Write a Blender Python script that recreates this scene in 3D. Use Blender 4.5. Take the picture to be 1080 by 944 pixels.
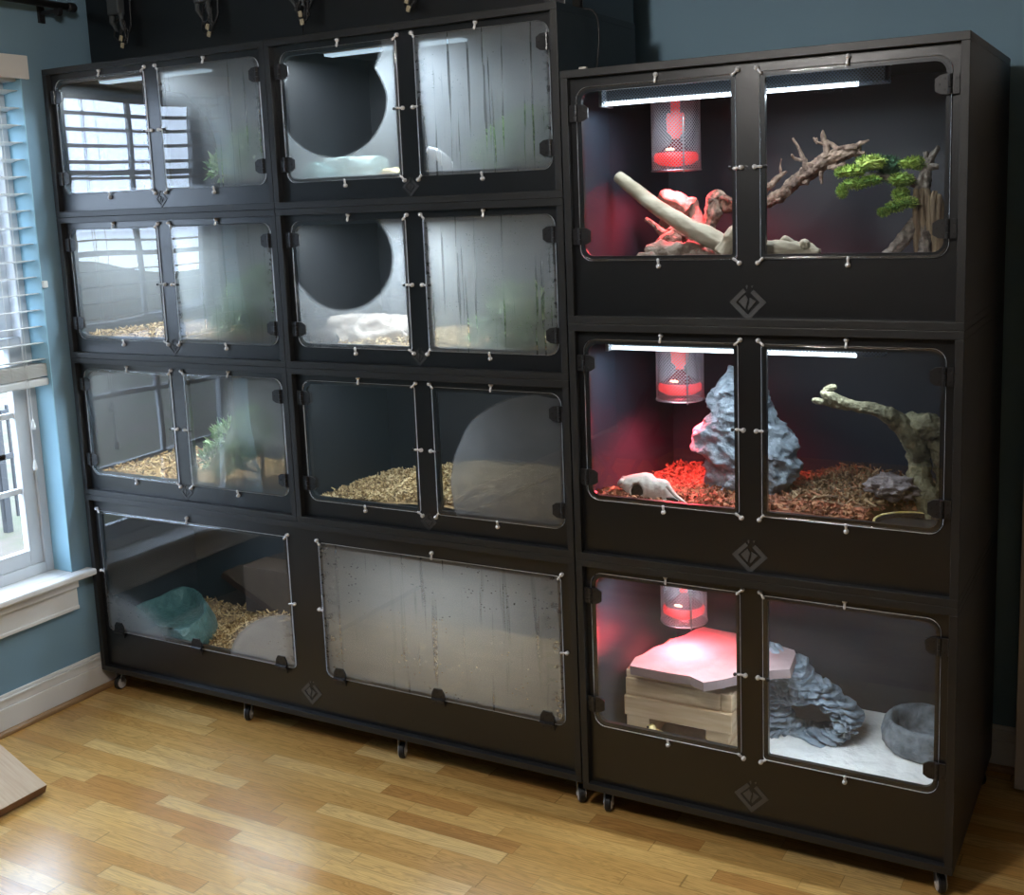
import bpy, bmesh, math, random
from mathutils import Vector, Matrix, noise
random.seed(7)
D = bpy.data
for o in list(D.objects): D.objects.remove(o)
C = bpy.context.scene.collection
S = bpy.context.scene
PI = math.pi
# ---------------------------------------------------------------- camera
CAM = Vector((3.1205, -2.4986, 1.5837)); FPX = 1209.765; PX = 560.938; PY = 406.921
ROT = Matrix(((0.87411547528581, -0.044105560505147176, 0.4837115208452134),
              (0.4842850538247862, 0.15558387740611937, -0.8609655299332265),
              (-0.0372843466857932, 0.986837553310475, 0.1573579386888668)))
cam = D.objects.new('camera', D.cameras.new('camera')); C.objects.link(cam)
cam.matrix_world = Matrix.Translation(CAM) @ ROT.to_4x4()
cam.data.sensor_fit = 'HORIZONTAL'; cam.data.sensor_width = 36
cam.data.lens = FPX/1080*36
cam.data.shift_x = (540-PX)/1080; cam.data.shift_y = (PY-472)/1080
cam.data.clip_start = .05; cam.data.clip_end = 200
S.camera = cam
# ---------------------------------------------------------------- sky, lights, exposure
S.view_settings.view_transform = 'Standard'; S.view_settings.look = 'None'
S.view_settings.gamma = 1; S.view_settings.use_curve_mapping = False
S.view_settings.exposure = 0.0
SKY = 15; ROOMFILL = 80; LED_W = 3.9; LED_A = 7.2; HEAT_W = 5.0
w = D.worlds.new('sky'); S.world = w; w.use_nodes = True
nt = w.node_tree; nt.nodes.clear()
out = nt.nodes.new('ShaderNodeOutputWorld'); bg = nt.nodes.new('ShaderNodeBackground')
tc = nt.nodes.new('ShaderNodeTexCoord'); sx = nt.nodes.new('ShaderNodeSeparateXYZ'); rm = nt.nodes.new('ShaderNodeValToRGB')
nt.links.new(tc.outputs['Generated'], sx.inputs[0]); nt.links.new(sx.outputs['Z'], rm.inputs[0])
rm.color_ramp.elements[0].color = (.64, .78, 1, 1); rm.color_ramp.elements[1].color = (.55, .72, 1, 1)
nt.links.new(rm.outputs[0], bg.inputs[0]); bg.inputs[1].default_value = SKY
nt.links.new(bg.outputs[0], out.inputs[0])
def area(name, loc, rot, sx_, sy_, power, col, parent=None, spread=None):
    l = D.lights.new(name, 'AREA'); l.shape = 'RECTANGLE'; l.size = sx_; l.size_y = sy_; l.energy = power; l.color = col
    if spread: l.spread = spread
    o = D.objects.new(name, l); C.objects.link(o); o.location = loc; o.rotation_euler = rot
    if parent: o.parent = parent; o.location = Vector(loc)-parent.location
    return o
def portal(name, loc, rot, a, b):
    o = area(name, loc, rot, a, b, 1, (1, 1, 1)); o.data.cycles.is_portal = True; return o
portal('window_light', (-.14, -.43, 1.25), (0, -PI/2, 0), 1.62, .76)
_l = D.lights.new('fill_light', 'POINT'); _l.energy = ROOMFILL; _l.color = (1, .96, .91); _l.shadow_soft_size = .11
_o = D.objects.new('fill_light', _l); C.objects.link(_o); _o.location = (2.0, -1.6, 2.30)  # lamp added out of view to brighten the room

# ---------------------------------------------------------------- pixel -> point (a point at a chosen depth)
def ray(u, v): return ROT @ Vector(((u-PX)/FPX, -(v-PY)/FPX, -1))
def atY(u, v, Y): d = ray(u, v); return CAM + d*((Y-CAM.y)/d.y)
def atZ(u, v, Z): d = ray(u, v); return CAM + d*((Z-CAM.z)/d.z)
def px2m(p, px): return px*abs((p-CAM).dot(ROT @ Vector((0, 0, -1))))/FPX

# ---------------------------------------------------------------- materials
def mat(name, base, rough=.5, metal=0, spec=.5, bump=None, em=None, ems=0, var=None, varscale=20, stretch=None, trans=0, sss=0, coat=0):
    m = D.materials.new(name); m.use_nodes = True; t = m.node_tree; b = t.nodes['Principled BSDF']
    b.inputs['Base Color'].default_value = (*base, 1); b.inputs['Roughness'].default_value = rough
    b.inputs['Metallic'].default_value = metal; b.inputs['Specular IOR Level'].default_value = spec
    if coat: b.inputs['Coat Weight'].default_value = coat; b.inputs['Coat Roughness'].default_value = .12
    if trans: b.inputs['Transmission Weight'].default_value = trans
    if em: b.inputs['Emission Color'].default_value = (*em, 1); b.inputs['Emission Strength'].default_value = ems
    if var or bump:
        c = t.nodes.new('ShaderNodeTexCoord'); mp = t.nodes.new('ShaderNodeMapping'); t.links.new(c.outputs['Object'], mp.inputs[0])
        if stretch: mp.inputs['Scale'].default_value = stretch
    if var:
        n = t.nodes.new('ShaderNodeTexNoise'); n.inputs['Scale'].default_value = varscale; n.inputs['Detail'].default_value = 5
        t.links.new(mp.outputs[0], n.inputs[0])
        r = t.nodes.new('ShaderNodeValToRGB'); t.links.new(n.outputs[0], r.inputs[0])
        r.color_ramp.elements[0].position = .32; r.color_ramp.elements[1].position = .68
        r.color_ramp.elements[0].color = (*base, 1); r.color_ramp.elements[1].color = (*var, 1)
        t.links.new(r.outputs[0], b.inputs['Base Color'])
    if bump:
        n = t.nodes.new('ShaderNodeTexNoise'); n.inputs['Scale'].default_value = bump[0]; n.inputs['Detail'].default_value = 6
        t.links.new(mp.outputs[0], n.inputs[0])
        bn = t.nodes.new('ShaderNodeBump'); bn.inputs['Strength'].default_value = bump[1]; bn.inputs['Distance'].default_value = bump[2]
        t.links.new(n.outputs[0], bn.inputs['Height']); t.links.new(bn.outputs[0], b.inputs['Normal'])
    return m
def islands(name, cols, rough=.8):
    m = D.materials.new(name); m.use_nodes = True; t = m.node_tree; b = t.nodes['Principled BSDF']; b.inputs['Roughness'].default_value = rough
    g = t.nodes.new('ShaderNodeNewGeometry'); r = t.nodes.new('ShaderNodeValToRGB'); r.color_ramp.interpolation = 'CONSTANT'
    while len(r.color_ramp.elements) < len(cols): r.color_ramp.elements.new(.5)
    for i, c in enumerate(cols):
        r.color_ramp.elements[i].position = i/len(cols); r.color_ramp.elements[i].color = (*c, 1)
    t.links.new(g.outputs['Random Per Island'], r.inputs[0]); t.links.new(r.outputs[0], b.inputs['Base Color'])
    b.inputs['Specular IOR Level'].default_value = .25
    return m
class NB:
    """small node helper"""
    def __init__(s, t): s.t = t
    def v(s, x, sock):
        if isinstance(x, (int, float)): sock.default_value = x
        else: s.t.links.new(x, sock)
    def m(s, op, a, b=0.0, c=None, clamp=False):
        n = s.t.nodes.new('ShaderNodeMath'); n.operation = op; n.use_clamp = clamp
        s.v(a, n.inputs[0]); s.v(b, n.inputs[1])
        if c is not None: s.v(c, n.inputs[2])
        return n.outputs[0]
    def step(s, x, lo, hi):
        n = s.t.nodes.new('ShaderNodeMapRange'); n.interpolation_type = 'SMOOTHSTEP'
        s.v(x, n.inputs[0]); n.inputs[1].default_value = lo; n.inputs[2].default_value = hi
        return n.outputs[0]
    def noise(s, vec, scale, detail=3, dist=0):
        n = s.t.nodes.new('ShaderNodeTexNoise'); n.inputs['Scale'].default_value = scale; n.inputs['Detail'].default_value = detail
        n.inputs['Distortion'].default_value = dist; s.t.links.new(vec, n.inputs[0]); return n.outputs[0]
def glass_shader(t, tint=(.93, .95, .96), f0=.05, rough=0.0, wob=None):
    """thin acrylic: see-through with a mirror reflection that grows at grazing angles"""
    N = NB(t); g = t.nodes.new('ShaderNodeNewGeometry')
    dp = t.nodes.new('ShaderNodeVectorMath'); dp.operation = 'DOT_PRODUCT'
    t.links.new(g.outputs['Incoming'], dp.inputs[0]); t.links.new(g.outputs['Normal'], dp.inputs[1])
    c = N.m('ABSOLUTE', dp.outputs['Value']); k = N.m('SUBTRACT', 1.0, c, clamp=True); p = N.m('POWER', k, 5.0)
    fac = N.m('MULTIPLY_ADD', p, 1-f0, f0)
    tr = t.nodes.new('ShaderNodeBsdfTransparent'); tr.inputs[0].default_value = (*tint, 1)
    gl = t.nodes.new('ShaderNodeBsdfAnisotropic'); gl.inputs['Roughness'].default_value = rough; gl.inputs[0].default_value = (1, 1, 1, 1)
    if wob: t.links.new(wob, gl.inputs['Normal'])
    mx = t.nodes.new('ShaderNodeMixShader'); t.links.new(fac, mx.inputs[0]); t.links.new(tr.outputs[0], mx.inputs[1]); t.links.new(gl.outputs[0], mx.inputs[2])
    return mx.outputs[0]
def clear_mat(name, f0=.05, tint=(.95, .96, .97), wobble=0.0):
    m = D.materials.new(name); m.use_nodes = True; t = m.node_tree; t.nodes.clear()
    o = t.nodes.new('ShaderNodeOutputMaterial'); wob = None
    if wobble:
        c = t.nodes.new('ShaderNodeTexCoord'); n = t.nodes.new('ShaderNodeTexNoise'); n.inputs['Scale'].default_value = 2.6; n.inputs['Detail'].default_value = 0
        t.links.new(c.outputs['Object'], n.inputs[0]); b = t.nodes.new('ShaderNodeBump'); b.inputs['Strength'].default_value = 1; b.inputs['Distance'].default_value = wobble
        t.links.new(n.outputs[0], b.inputs['Height']); wob = b.outputs[0]
    t.links.new(glass_shader(t, tint, f0, wob=wob), o.inputs[0]); return m
def fog_mat(name, dens=.8, ell=(), streak=0.0, specks=.3, col=(.72, .75, .78), grad=None, trans=.72, spots=0.0, seed=0.0):
    """condensation on the inner face. ell: (cx,cy,rx,ry,mode,soft) in pane UV; mode 'clear' wipes, 'fog' adds"""
    m = D.materials.new(name); m.use_nodes = True; t = m.node_tree; t.nodes.clear(); N = NB(t)
    o = t.nodes.new('ShaderNodeOutputMaterial'); uv = t.nodes.new('ShaderNodeUVMap')
    mp0 = t.nodes.new('ShaderNodeMapping'); mp0.inputs['Location'].default_value = (seed, seed*.7, 0); t.links.new(uv.outputs[0], mp0.inputs[0])
    sp = t.nodes.new('ShaderNodeSeparateXYZ'); t.links.new(uv.outputs[0], sp.inputs[0]); U, V = sp.outputs[0], sp.outputs[1]
    big = N.m('SUBTRACT', N.noise(mp0.outputs[0], 3.0, 3), .5)
    fog = N.m('ADD', dens, 0.0)
    for (cx, cy, rx, ry, mode, soft) in ell:
        a = N.m('DIVIDE', N.m('SUBTRACT', U, cx), rx); b = N.m('DIVIDE', N.m('SUBTRACT', V, cy), ry)
        r = N.m('SQRT', N.m('ADD', N.m('MULTIPLY', a, a), N.m('MULTIPLY', b, b)))
        r = N.m('MULTIPLY_ADD', big, .10, r)
        s_ = N.step(r, 1-soft, 1+soft)
        if mode == 'clear': fog = N.m('MULTIPLY', fog, s_)
        else: fog = N.m('MAXIMUM', fog, N.m('MULTIPLY', N.m('SUBTRACT', 1.0, s_), dens if dens > .2 else .64))
    if streak:
        mp = t.nodes.new('ShaderNodeMapping'); mp.inputs['Scale'].default_value = (34, .9, 1); mp.inputs['Location'].default_value = (seed*3, 0, 0)
        t.links.new(uv.outputs[0], mp.inputs[0])
        st = N.step(N.noise(mp.outputs[0], 1.0, 2, .15), .58, .66)
        mp2 = t.nodes.new('ShaderNodeMapping'); mp2.inputs['Scale'].default_value = (2.4, .8, 1); mp2.inputs['Location'].default_value = (seed*1.7, 3, 0)
        t.links.new(uv.outputs[0], mp2.inputs[0])
        where = N.step(N.noise(mp2.outputs[0], 1.0, 1), .30, .46)
        fog = N.m('MULTIPLY', fog, N.m('SUBTRACT', 1.0, N.m('MULTIPLY', N.m('MULTIPLY', st, where), streak)))
    if spots:
        vo = t.nodes.new('ShaderNodeTexVoronoi'); vo.inputs['Scale'].default_value = 42; t.links.new(mp0.outputs[0], vo.inputs[0])
        dr = N.step(vo.outputs['Distance'], .10, .20)
        wn = N.step(N.noise(mp0.outputs[0], 5.0, 4), .50, .60)
        fog = N.m('MULTIPLY', fog, N.m('SUBTRACT', 1.0, N.m('MULTIPLY', N.m('MULTIPLY', N.m('SUBTRACT', 1.0, dr), wn), spots)))
        edge = N.m('MULTIPLY', N.step(N.m('ABSOLUTE', N.m('SUBTRACT', U, .5)), .40, .50), N.step(N.noise(mp0.outputs[0], 22.0, 4), .52, .60))
        fog = N.m('MULTIPLY', fog, N.m('SUBTRACT', 1.0, N.m('MULTIPLY', edge, .35)))
    fine = N.noise(uv.outputs[0], 170.0, 2)
    fog = N.m('MULTIPLY', fog, N.m('ADD', 1-specks*.5, N.m('MULTIPLY', fine, specks)), clamp=True)
    bl = N.m('MULTIPLY', N.m('MULTIPLY_ADD', big, .5, 1.0), fog, clamp=True)
    df = t.nodes.new('ShaderNodeBsdfDiffuse'); tl = t.nodes.new('ShaderNodeBsdfTranslucent')
    df.inputs[0].default_value = (*col, 1); tl.inputs[0].default_value = (*col, 1)
    mx = t.nodes.new('ShaderNodeMixShader'); mx.inputs[0].default_value = trans; t.links.new(df.outputs[0], mx.inputs[1]); t.links.new(tl.outputs[0], mx.inputs[2])
    tr = t.nodes.new('ShaderNodeBsdfTransparent'); tr.inputs[0].default_value = (.97, .98, .98, 1)
    fin = t.nodes.new('ShaderNodeMixShader'); t.links.new(bl, fin.inputs[0]); t.links.new(tr.outputs[0], fin.inputs[1]); t.links.new(mx.outputs[0], fin.inputs[2])
    t.links.new(fin.outputs[0], o.inputs[0]); return m
def mesh_mat(name, base, scale, hole=.5, rough=.35, metal=.8, em=None, ems=0):
    """perforated sheet: round holes in staggered rows, wrapped on UV in metres"""
    m = D.materials.new(name); m.use_nodes = True; t = m.node_tree; b = t.nodes['Principled BSDF']; N = NB(t)
    b.inputs['Base Color'].default_value = (*base, 1); b.inputs['Roughness'].default_value = rough; b.inputs['Metallic'].default_value = metal
    if em: b.inputs['Emission Color'].default_value = (*em, 1); b.inputs['Emission Strength'].default_value = ems
    uv = t.nodes.new('ShaderNodeUVMap'); sp = t.nodes.new('ShaderNodeSeparateXYZ'); t.links.new(uv.outputs[0], sp.inputs[0])
    a = N.m('MULTIPLY', N.m('ADD', sp.outputs[0], sp.outputs[1]), scale); c = N.m('MULTIPLY', N.m('SUBTRACT', sp.outputs[0], sp.outputs[1]), scale)
    fa = N.m('ABSOLUTE', N.m('SUBTRACT', N.m('FRACT', a), .5)); fc = N.m('ABSOLUTE', N.m('SUBTRACT', N.m('FRACT', c), .5))
    solid = N.m('GREATER_THAN', N.m('MAXIMUM', fa, fc), hole*.5)
    t.links.new(solid, b.inputs['Alpha']); return m
M = {}
M['black'] = mat('black_textured_board', (.006, .0068, .008), .32, spec=.64, bump=(420, .35, .0006))
M['black_edge'] = mat('black_board_edge', (.014, .0145, .015), .46, bump=(90, .4, .0006), stretch=(.15, 1, 1))
M['black_in'] = mat('black_inner_board', (.017, .023, .034), .42, bump=(60, .2, .0005))
M['black_in2'] = mat('matte_black_inner_board', (.007, .008, .010), .55, bump=(60, .2, .0005))
M['hinge'] = mat('black_plastic_hinge', (.016, .016, .018), .35)
M['hole'] = mat('dark_screw', (.004, .004, .005), .4)
M['chrome'] = mat('chrome', (.80, .81, .84), .22, metal=.3)
M['steel'] = mat('brushed_steel', (.45, .45, .47), .3, metal=1)
M['rubber'] = mat('black_rubber', (.01, .01, .012), .5)
M['emblem'] = mat('raised_dark_emblem', (.045, .046, .048), .42)
M['emblem2'] = mat('raised_grey_emblem', (.075, .077, .08), .42)
M['clear'] = clear_mat('clear_acrylic', wobble=.0)
M['clear_w'] = clear_mat('clear_warped_acrylic', f0=.06, wobble=.006)
def edge_mat():
    m = D.materials.new('polished_acrylic_edge'); m.use_nodes = True; t = m.node_tree; t.nodes.clear()
    o = t.nodes.new('ShaderNodeOutputMaterial'); g = t.nodes.new('ShaderNodeBsdfPrincipled'); g.inputs[0].default_value = (.82, .84, .88, 1); g.inputs['Roughness'].default_value = .18; g.inputs['Specular IOR Level'].default_value = .9
    tl = t.nodes.new('ShaderNodeBsdfTranslucent'); tl.inputs[0].default_value = (.85, .9, .95, 1)
    mx = t.nodes.new('ShaderNodeMixShader'); mx.inputs[0].default_value = .45; t.links.new(g.outputs[0], mx.inputs[1]); t.links.new(tl.outputs[0], mx.inputs[2]); t.links.new(mx.outputs[0], o.inputs[0]); return m
M['edge'] = edge_mat()  # white body colour stands in for light gathered in the acrylic
M['wall'] = mat('blue_wall_paint', (.18, .29, .37), .75, spec=.3, bump=(160, .15, .0005))
M['beige'] = mat('beige_wall_paint', (.17, .165, .16), .8, bump=(160, .15, .0005))
M['reveal'] = mat('daylit_blue_reveal_paint', (.28, .48, .58), .6, spec=.3)  # wall blue made paler; daylight on the reveal put into the colour
M['white'] = mat('white_trim_paint', (.72, .71, .69), .4)
M['white2'] = mat('white_vinyl', (.62, .64, .66), .35)
def slat_mat():
    m = D.materials.new('white_blind_slat'); m.use_nodes = True; t = m.node_tree; t.nodes.clear(); o = t.nodes.new('ShaderNodeOutputMaterial')
    a = t.nodes.new('ShaderNodeBsdfDiffuse'); b = t.nodes.new('ShaderNodeBsdfTranslucent'); a.inputs[0].default_value = b.inputs[0].default_value = (.82, .82, .80, 1)
    x = t.nodes.new('ShaderNodeMixShader'); x.inputs[0].default_value = .35; t.links.new(a.outputs[0], x.inputs[1]); t.links.new(b.outputs[0], x.inputs[2]); t.links.new(x.outputs[0], o.inputs[0]); return m
M['slat'] = slat_mat()
M['ceil'] = mat('white_ceiling_paint', (.62, .62, .62), .9)
M['darkwood'] = mat('oak_shoe_mould', (.25, .14, .06), .45, var=(.33, .19, .085), varscale=14, stretch=(1, .2, 1))
M['door'] = mat('white_door_paint', (.46, .44, .43), .5)
M['led'] = mat('lit_led_tube', (.9, .95, 1), .4, em=(.78, .91, 1), ems=6)
M['led_a'] = mat('lit_led_diffuser', (.5, .6, .7), .4, em=(.60, .82, 1), ems=.75)
M['pvc'] = mat('fixture_body', (.55, .58, .62), .4, metal=.3)
M['perf'] = mesh_mat('perforated_steel_guard', (.24, .32, .46), 125, .66, metal=.2)
M['cage'] = mesh_mat('wire_mesh_guard', (.50, .50, .55), 112, .76, metal=.3)
M['bulb'] = mat('red_glowing_bulb', (.8, .02, .02), .25, em=(1, .03, .035), ems=.85)
M['bulbdark'] = mat('dark_red_glass', (.16, .008, .01), .15)
M['socket_glow'] = mat('red_lit_socket', (.8, .1, .08), .3, em=(1, .05, .05), ems=.6)  # the bulb's red light on the socket, put in as colour and glow
M['bulb_highlight'] = mat('glowing_bulb_highlight', (1, .5, .3), .3, em=(1, .42, .25), ems=7)
M['cord'] = mat('black_cord', (.012, .012, .013), .45)
M['grey_body'] = mat('dark_grey_adapter', (.055, .06, .062), .5)
M['tan'] = mat('tan_tape', (.42, .36, .24), .7)
M['globe'] = mat('fill_lamp_globe', (.9, .9, .9), .3, em=(1, .96, .9), ems=3, trans=0)
_t = M['globe'].node_tree; _n = _t.nodes.new('ShaderNodeBsdfTransparent'); _x = _t.nodes.new('ShaderNodeMixShader'); _x.inputs[0].default_value = .35
_t.links.new(_n.outputs[0], _x.inputs[1]); _t.links.new(_t.nodes['Principled BSDF'].outputs[0], _x.inputs[2]); _t.links.new(_x.outputs[0], _t.nodes['Material Output'].inputs[0])
M['grass'] = mat('lawn_grass', (.055, .06, .022), .9, var=(.10, .072, .052), varscale=3)
M['bark'] = mat('grey_bark', (.13, .11, .10), .9, bump=(30, .6, .01))
M['brick'] = mat('red_brick', (.34, .12, .08), .9, var=(.22, .09, .07), varscale=9)
M['road'] = mat('asphalt', (.22, .23, .25), .9)
M['fence'] = mat('dark_fence_metal', (.03, .03, .03), .6)
M['siding'] = mat('white_siding', (.6, .62, .65), .7)
M['roof'] = mat('roof_shingle', (.12, .11, .11), .9)
M['palelog'] = mat('pale_stripped_log', (.26, .22, .15), .75, var=(.42, .38, .28), varscale=24, stretch=(.5, 1, 1), bump=(40, .8, .006))
M['drift'] = mat('brown_driftwood', (.055, .028, .018), .8, var=(.30, .21, .15), varscale=60, bump=(70, 1, .010))
M['grape'] = mat('grey_green_wood', (.075, .07, .04), .8, var=(.20, .19, .115), varscale=40, bump=(80, 1, .010))
M['cork'] = mat('ridged_cork_bark', (.09, .055, .03), .9, var=(.34, .27, .17), varscale=22, stretch=(4, 1, .35), bump=(40, .9, .006))
M['rockbark'] = mat('rough_grey_bark', (.045, .034, .026), .9, var=(.26, .23, .19), varscale=70, bump=(70, 1, .006))
M['bluerock'] = mat('blue_grey_rock', (.08, .10, .12), .7, var=(.24, .29, .33), varscale=28, bump=(55, 1, .012))
M['slate'] = mat('grey_slate_resin', (.16, .205, .25), .6, var=(.32, .39, .46), varscale=22, stretch=(1, 1, 3), bump=(45, 1, .010))
M['greyrock'] = mat('pitted_grey_rock', (.07, .06, .065), .85, var=(.22, .19, .19), varscale=30, bump=(60, 1, .014))
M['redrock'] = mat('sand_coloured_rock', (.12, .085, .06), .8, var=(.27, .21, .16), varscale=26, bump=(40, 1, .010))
M['bone'] = mat('bone', (.40, .37, .32), .6, var=(.56, .53, .47), varscale=60, bump=(60, .8, .004))
M['dark'] = mat('near_black_and_hollow_shade', (.012, .008, .007), .9)  # near-black parts; also painted shade in the skull's hollows
M['sand'] = mat('white_sand', (.78, .78, .76), .95, var=(.88, .88, .86), varscale=30, bump=(60, .8, .006))
M['soil'] = mat('dark_soil', (.06, .038, .025), .95, var=(.12, .08, .05), varscale=60, bump=(90, .8, .004))
M['slab'] = mat('pink_tinted_flat_stone', (.28, .20, .205), .8, var=(.36, .27, .27), varscale=12, bump=(30, .7, .006))  # pink tint puts the red lamp's light into the stone's colour
M['pine'] = mat('pine_lumber', (.70, .54, .36), .6, var=(.52, .37, .22), varscale=16, stretch=(.35, 1, 4), bump=(60, .15, .001))
M['bowl'] = mat('grey_stone_bowl', (.09, .105, .12), .55, var=(.21, .24, .265), varscale=34, bump=(38, 1, .014))
M['teal'] = mat('teal_resin_bowl', (.035, .10, .095), .35, var=(.07, .16, .15), varscale=40, bump=(50, 1, .010))
M['tealstone'] = mat('pale_teal_stone', (.22, .32, .31), .6, var=(.34, .45, .43), varscale=30, bump=(40, .6, .005))
M['beigestone'] = mat('beige_stone', (.26, .21, .17), .7, var=(.42, .36, .31), varscale=14, bump=(40, .6, .005))
M['brownbox'] = mat('brown_hide', (.022, .014, .011), .7, var=(.035, .024, .018), varscale=12)
M['yellow'] = mat('yellow_resin', (.75, .55, .12), .5, var=(.8, .7, .4), varscale=60)
M['whitehide'] = mat('white_curved_plastic', (.7, .72, .76), .3)
M['panelwood'] = mat('laminated_pale_wood', (.50, .37, .24), .55, var=(.42, .29, .18), varscale=10, stretch=(1, 14, 1))
M['panelend'] = mat('reddish_board_edge', (.16, .075, .035), .6, var=(.22, .11, .05), varscale=30)
M['mulch_red'] = islands('red_brown_bark_chips', [(.22, .075, .04), (.30, .11, .06), (.16, .06, .035), (.34, .17, .09), (.11, .05, .03)])
M['mulch_brown'] = islands('brown_cypress_shreds', [(.20, .13, .07), (.30, .21, .12), (.13, .08, .045), (.24, .11, .06), (.09, .06, .04)])
M['mulch_tan'] = islands('tan_aspen_chips', [(.55, .42, .22), (.42, .30, .14), (.30, .20, .09), (.65, .52, .30), (.20, .13, .06)])
M['mulch_gold'] = islands('golden_wood_chips', [(.40, .27, .12), (.30, .19, .08), (.20, .12, .05), (.48, .34, .17), (.12, .075, .035)])
M['needle'] = islands('bright_green_needles', [(.17, .27, .05), (.26, .37, .065), (.10, .19, .04), (.34, .42, .10)])
M['needle_dark'] = islands('dark_green_needles', [(.04, .10, .05), (.06, .14, .07), (.03, .07, .04)])
M['leaf'] = islands('green_leaves', [(.22, .36, .17), (.32, .46, .24), (.16, .27, .12), (.42, .54, .32)])
M['seat'] = mat('grey_chair_fabric', (.08, .08, .085), .8)
M['orange'] = mat('orange_wood', (.55, .24, .07), .4)
def floor_mat():
    m = D.materials.new('oak_strip_floor'); m.use_nodes = True; t = m.node_tree; b = t.nodes['Principled BSDF']; N = NB(t)
    c = t.nodes.new('ShaderNodeTexCoord'); sp = t.nodes.new('ShaderNodeSeparateXYZ'); t.links.new(c.outputs['Object'], sp.inputs[0])
    X, Y = sp.outputs[0], sp.outputs[1]; W_, L_ = .052, .44
    ry = N.m('DIVIDE', N.m('ADD', Y, .2666), W_); row = N.m('FLOOR', ry); fy = N.m('FRACT', ry)
    wn = t.nodes.new('ShaderNodeTexWhiteNoise'); wn.noise_dimensions = '1D'; t.links.new(row, wn.inputs['W'])
    rx = N.m('ADD', N.m('DIVIDE', X, L_), N.m('MULTIPLY', wn.outputs['Value'], 7.0))
    rx = N.m('ADD', rx, N.m('MULTIPLY', N.m('SINE', N.m('MULTIPLY_ADD', rx, 2.3, N.m('MULTIPLY', row, 1.9))), .28))
    col = N.m('FLOOR', rx); fx = N.m('FRACT', rx)
    cb = t.nodes.new('ShaderNodeCombineXYZ'); t.links.new(col, cb.inputs[0]); t.links.new(row, cb.inputs[1])
    w2 = t.nodes.new('ShaderNodeTexWhiteNoise'); w2.noise_dimensions = '2D'; t.links.new(cb.outputs[0], w2.inputs['Vector'])
    r = t.nodes.new('ShaderNodeValToRGB'); r.color_ramp.interpolation = 'LINEAR'
    cols = [(0, (.44, .215, .06)), (.12, (.50, .27, .078)), (.45, (.56, .325, .10)), (.8, (.61, .375, .125)), (1, (.70, .47, .19))]
    while len(r.color_ramp.elements) < 5: r.color_ramp.elements.new(.5)
    for e, (p_, cc) in zip(r.color_ramp.elements, cols): e.position = p_; e.color = (*cc, 1)
    t.links.new(w2.outputs['Value'], r.inputs[0])
    # grain: stretched along the strip, offset per strip
    g = t.nodes.new('ShaderNodeCombineXYZ'); N.v(N.m('MULTIPLY', X, 2.6), g.inputs[0]); N.v(N.m('MULTIPLY', Y, 30.0), g.inputs[1]); N.v(N.m('MULTIPLY', w2.outputs['Value'], 37.0), g.inputs[2])
    gn = N.noise(g.outputs[0], 1.0, 4, 1.6)
    rings = N.m('ABSOLUTE', N.m('SINE', N.m('MULTIPLY', gn, 26.0)))
    gr = N.m('MULTIPLY_ADD', rings, .30, .76)
    g2 = t.nodes.new('ShaderNodeCombineXYZ'); N.v(N.m('MULTIPLY', X, 9.0), g2.inputs[0]); N.v(N.m('MULTIPLY', Y, 260.0), g2.inputs[1])
    fine = N.m('MULTIPLY_ADD', N.noise(g2.outputs[0], 1.0, 3), .44, .78)
    knot = N.step(N.noise(g.outputs[0], .42, 3, .6), .66, .80)
    val = N.m('MULTIPLY', N.m('MULTIPLY', gr, fine), N.m('SUBTRACT', 1.0, N.m('MULTIPLY', knot, .45)))
    seam = N.m('MULTIPLY', N.step(N.m('MINIMUM', fy, N.m('SUBTRACT', 1.0, fy)), 0.0, .022), N.step(N.m('MINIMUM', fx, N.m('SUBTRACT', 1.0, fx)), 0.0, .0035))
    val = N.m('MULTIPLY', val, N.m('MULTIPLY_ADD', seam, .45, .55))
    mu = t.nodes.new('ShaderNodeMix'); mu.data_type = 'RGBA'; mu.blend_type = 'MULTIPLY'; mu.inputs[0].default_value = 1
    cv = t.nodes.new('ShaderNodeCombineXYZ'); [t.links.new(val, cv.inputs[i]) for i in range(3)]
    t.links.new(r.outputs[0], mu.inputs[6]); t.links.new(cv.outputs[0], mu.inputs[7]); t.links.new(mu.outputs[2], b.inputs['Base Color'])
    b.inputs['Roughness'].default_value = .22; b.inputs['Specular IOR Level'].default_value = .55
    bn = t.nodes.new('ShaderNodeBump'); bn.inputs['Strength'].default_value = .12; bn.inputs['Distance'].default_value = .0015; t.links.new(val, bn.inputs['Height']); t.links.new(bn.outputs[0], b.inputs['Normal'])
    return m
M['floor'] = floor_mat()

# ---------------------------------------------------------------- object helpers
def wloc(p):
    v = Vector((0, 0, 0))
    while p: v += p.location; p = p.parent
    return v
def link_mesh(name, me, parent=None, base=None, smooth=False):
    o = D.objects.new(name, me); C.objects.link(o)
    off = wloc(parent) if parent else Vector(base or (0, 0, 0))
    me.transform(Matrix.Translation(-off))
    if parent: o.parent = parent
    else: o.location = off
    if smooth:
        me.polygons.foreach_set('use_smooth', [True]*len(me.polygons))
    return o
def obj(name, bm, m, parent=None, base=None, smooth=False, bevel=0):
    me = D.meshes.new(name)
    bmesh.ops.recalc_face_normals(bm, faces=bm.faces[:])
    bm.to_mesh(me); bm.free()
    for x in (m if isinstance(m, (list, tuple)) else [m]): me.materials.append(x)
    o = link_mesh(name, me, parent, base, smooth)
    if bevel:
        b = o.modifiers.new('bevel', 'BEVEL'); b.width = bevel; b.segments = 2; b.limit_method = 'ANGLE'
    return o
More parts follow.
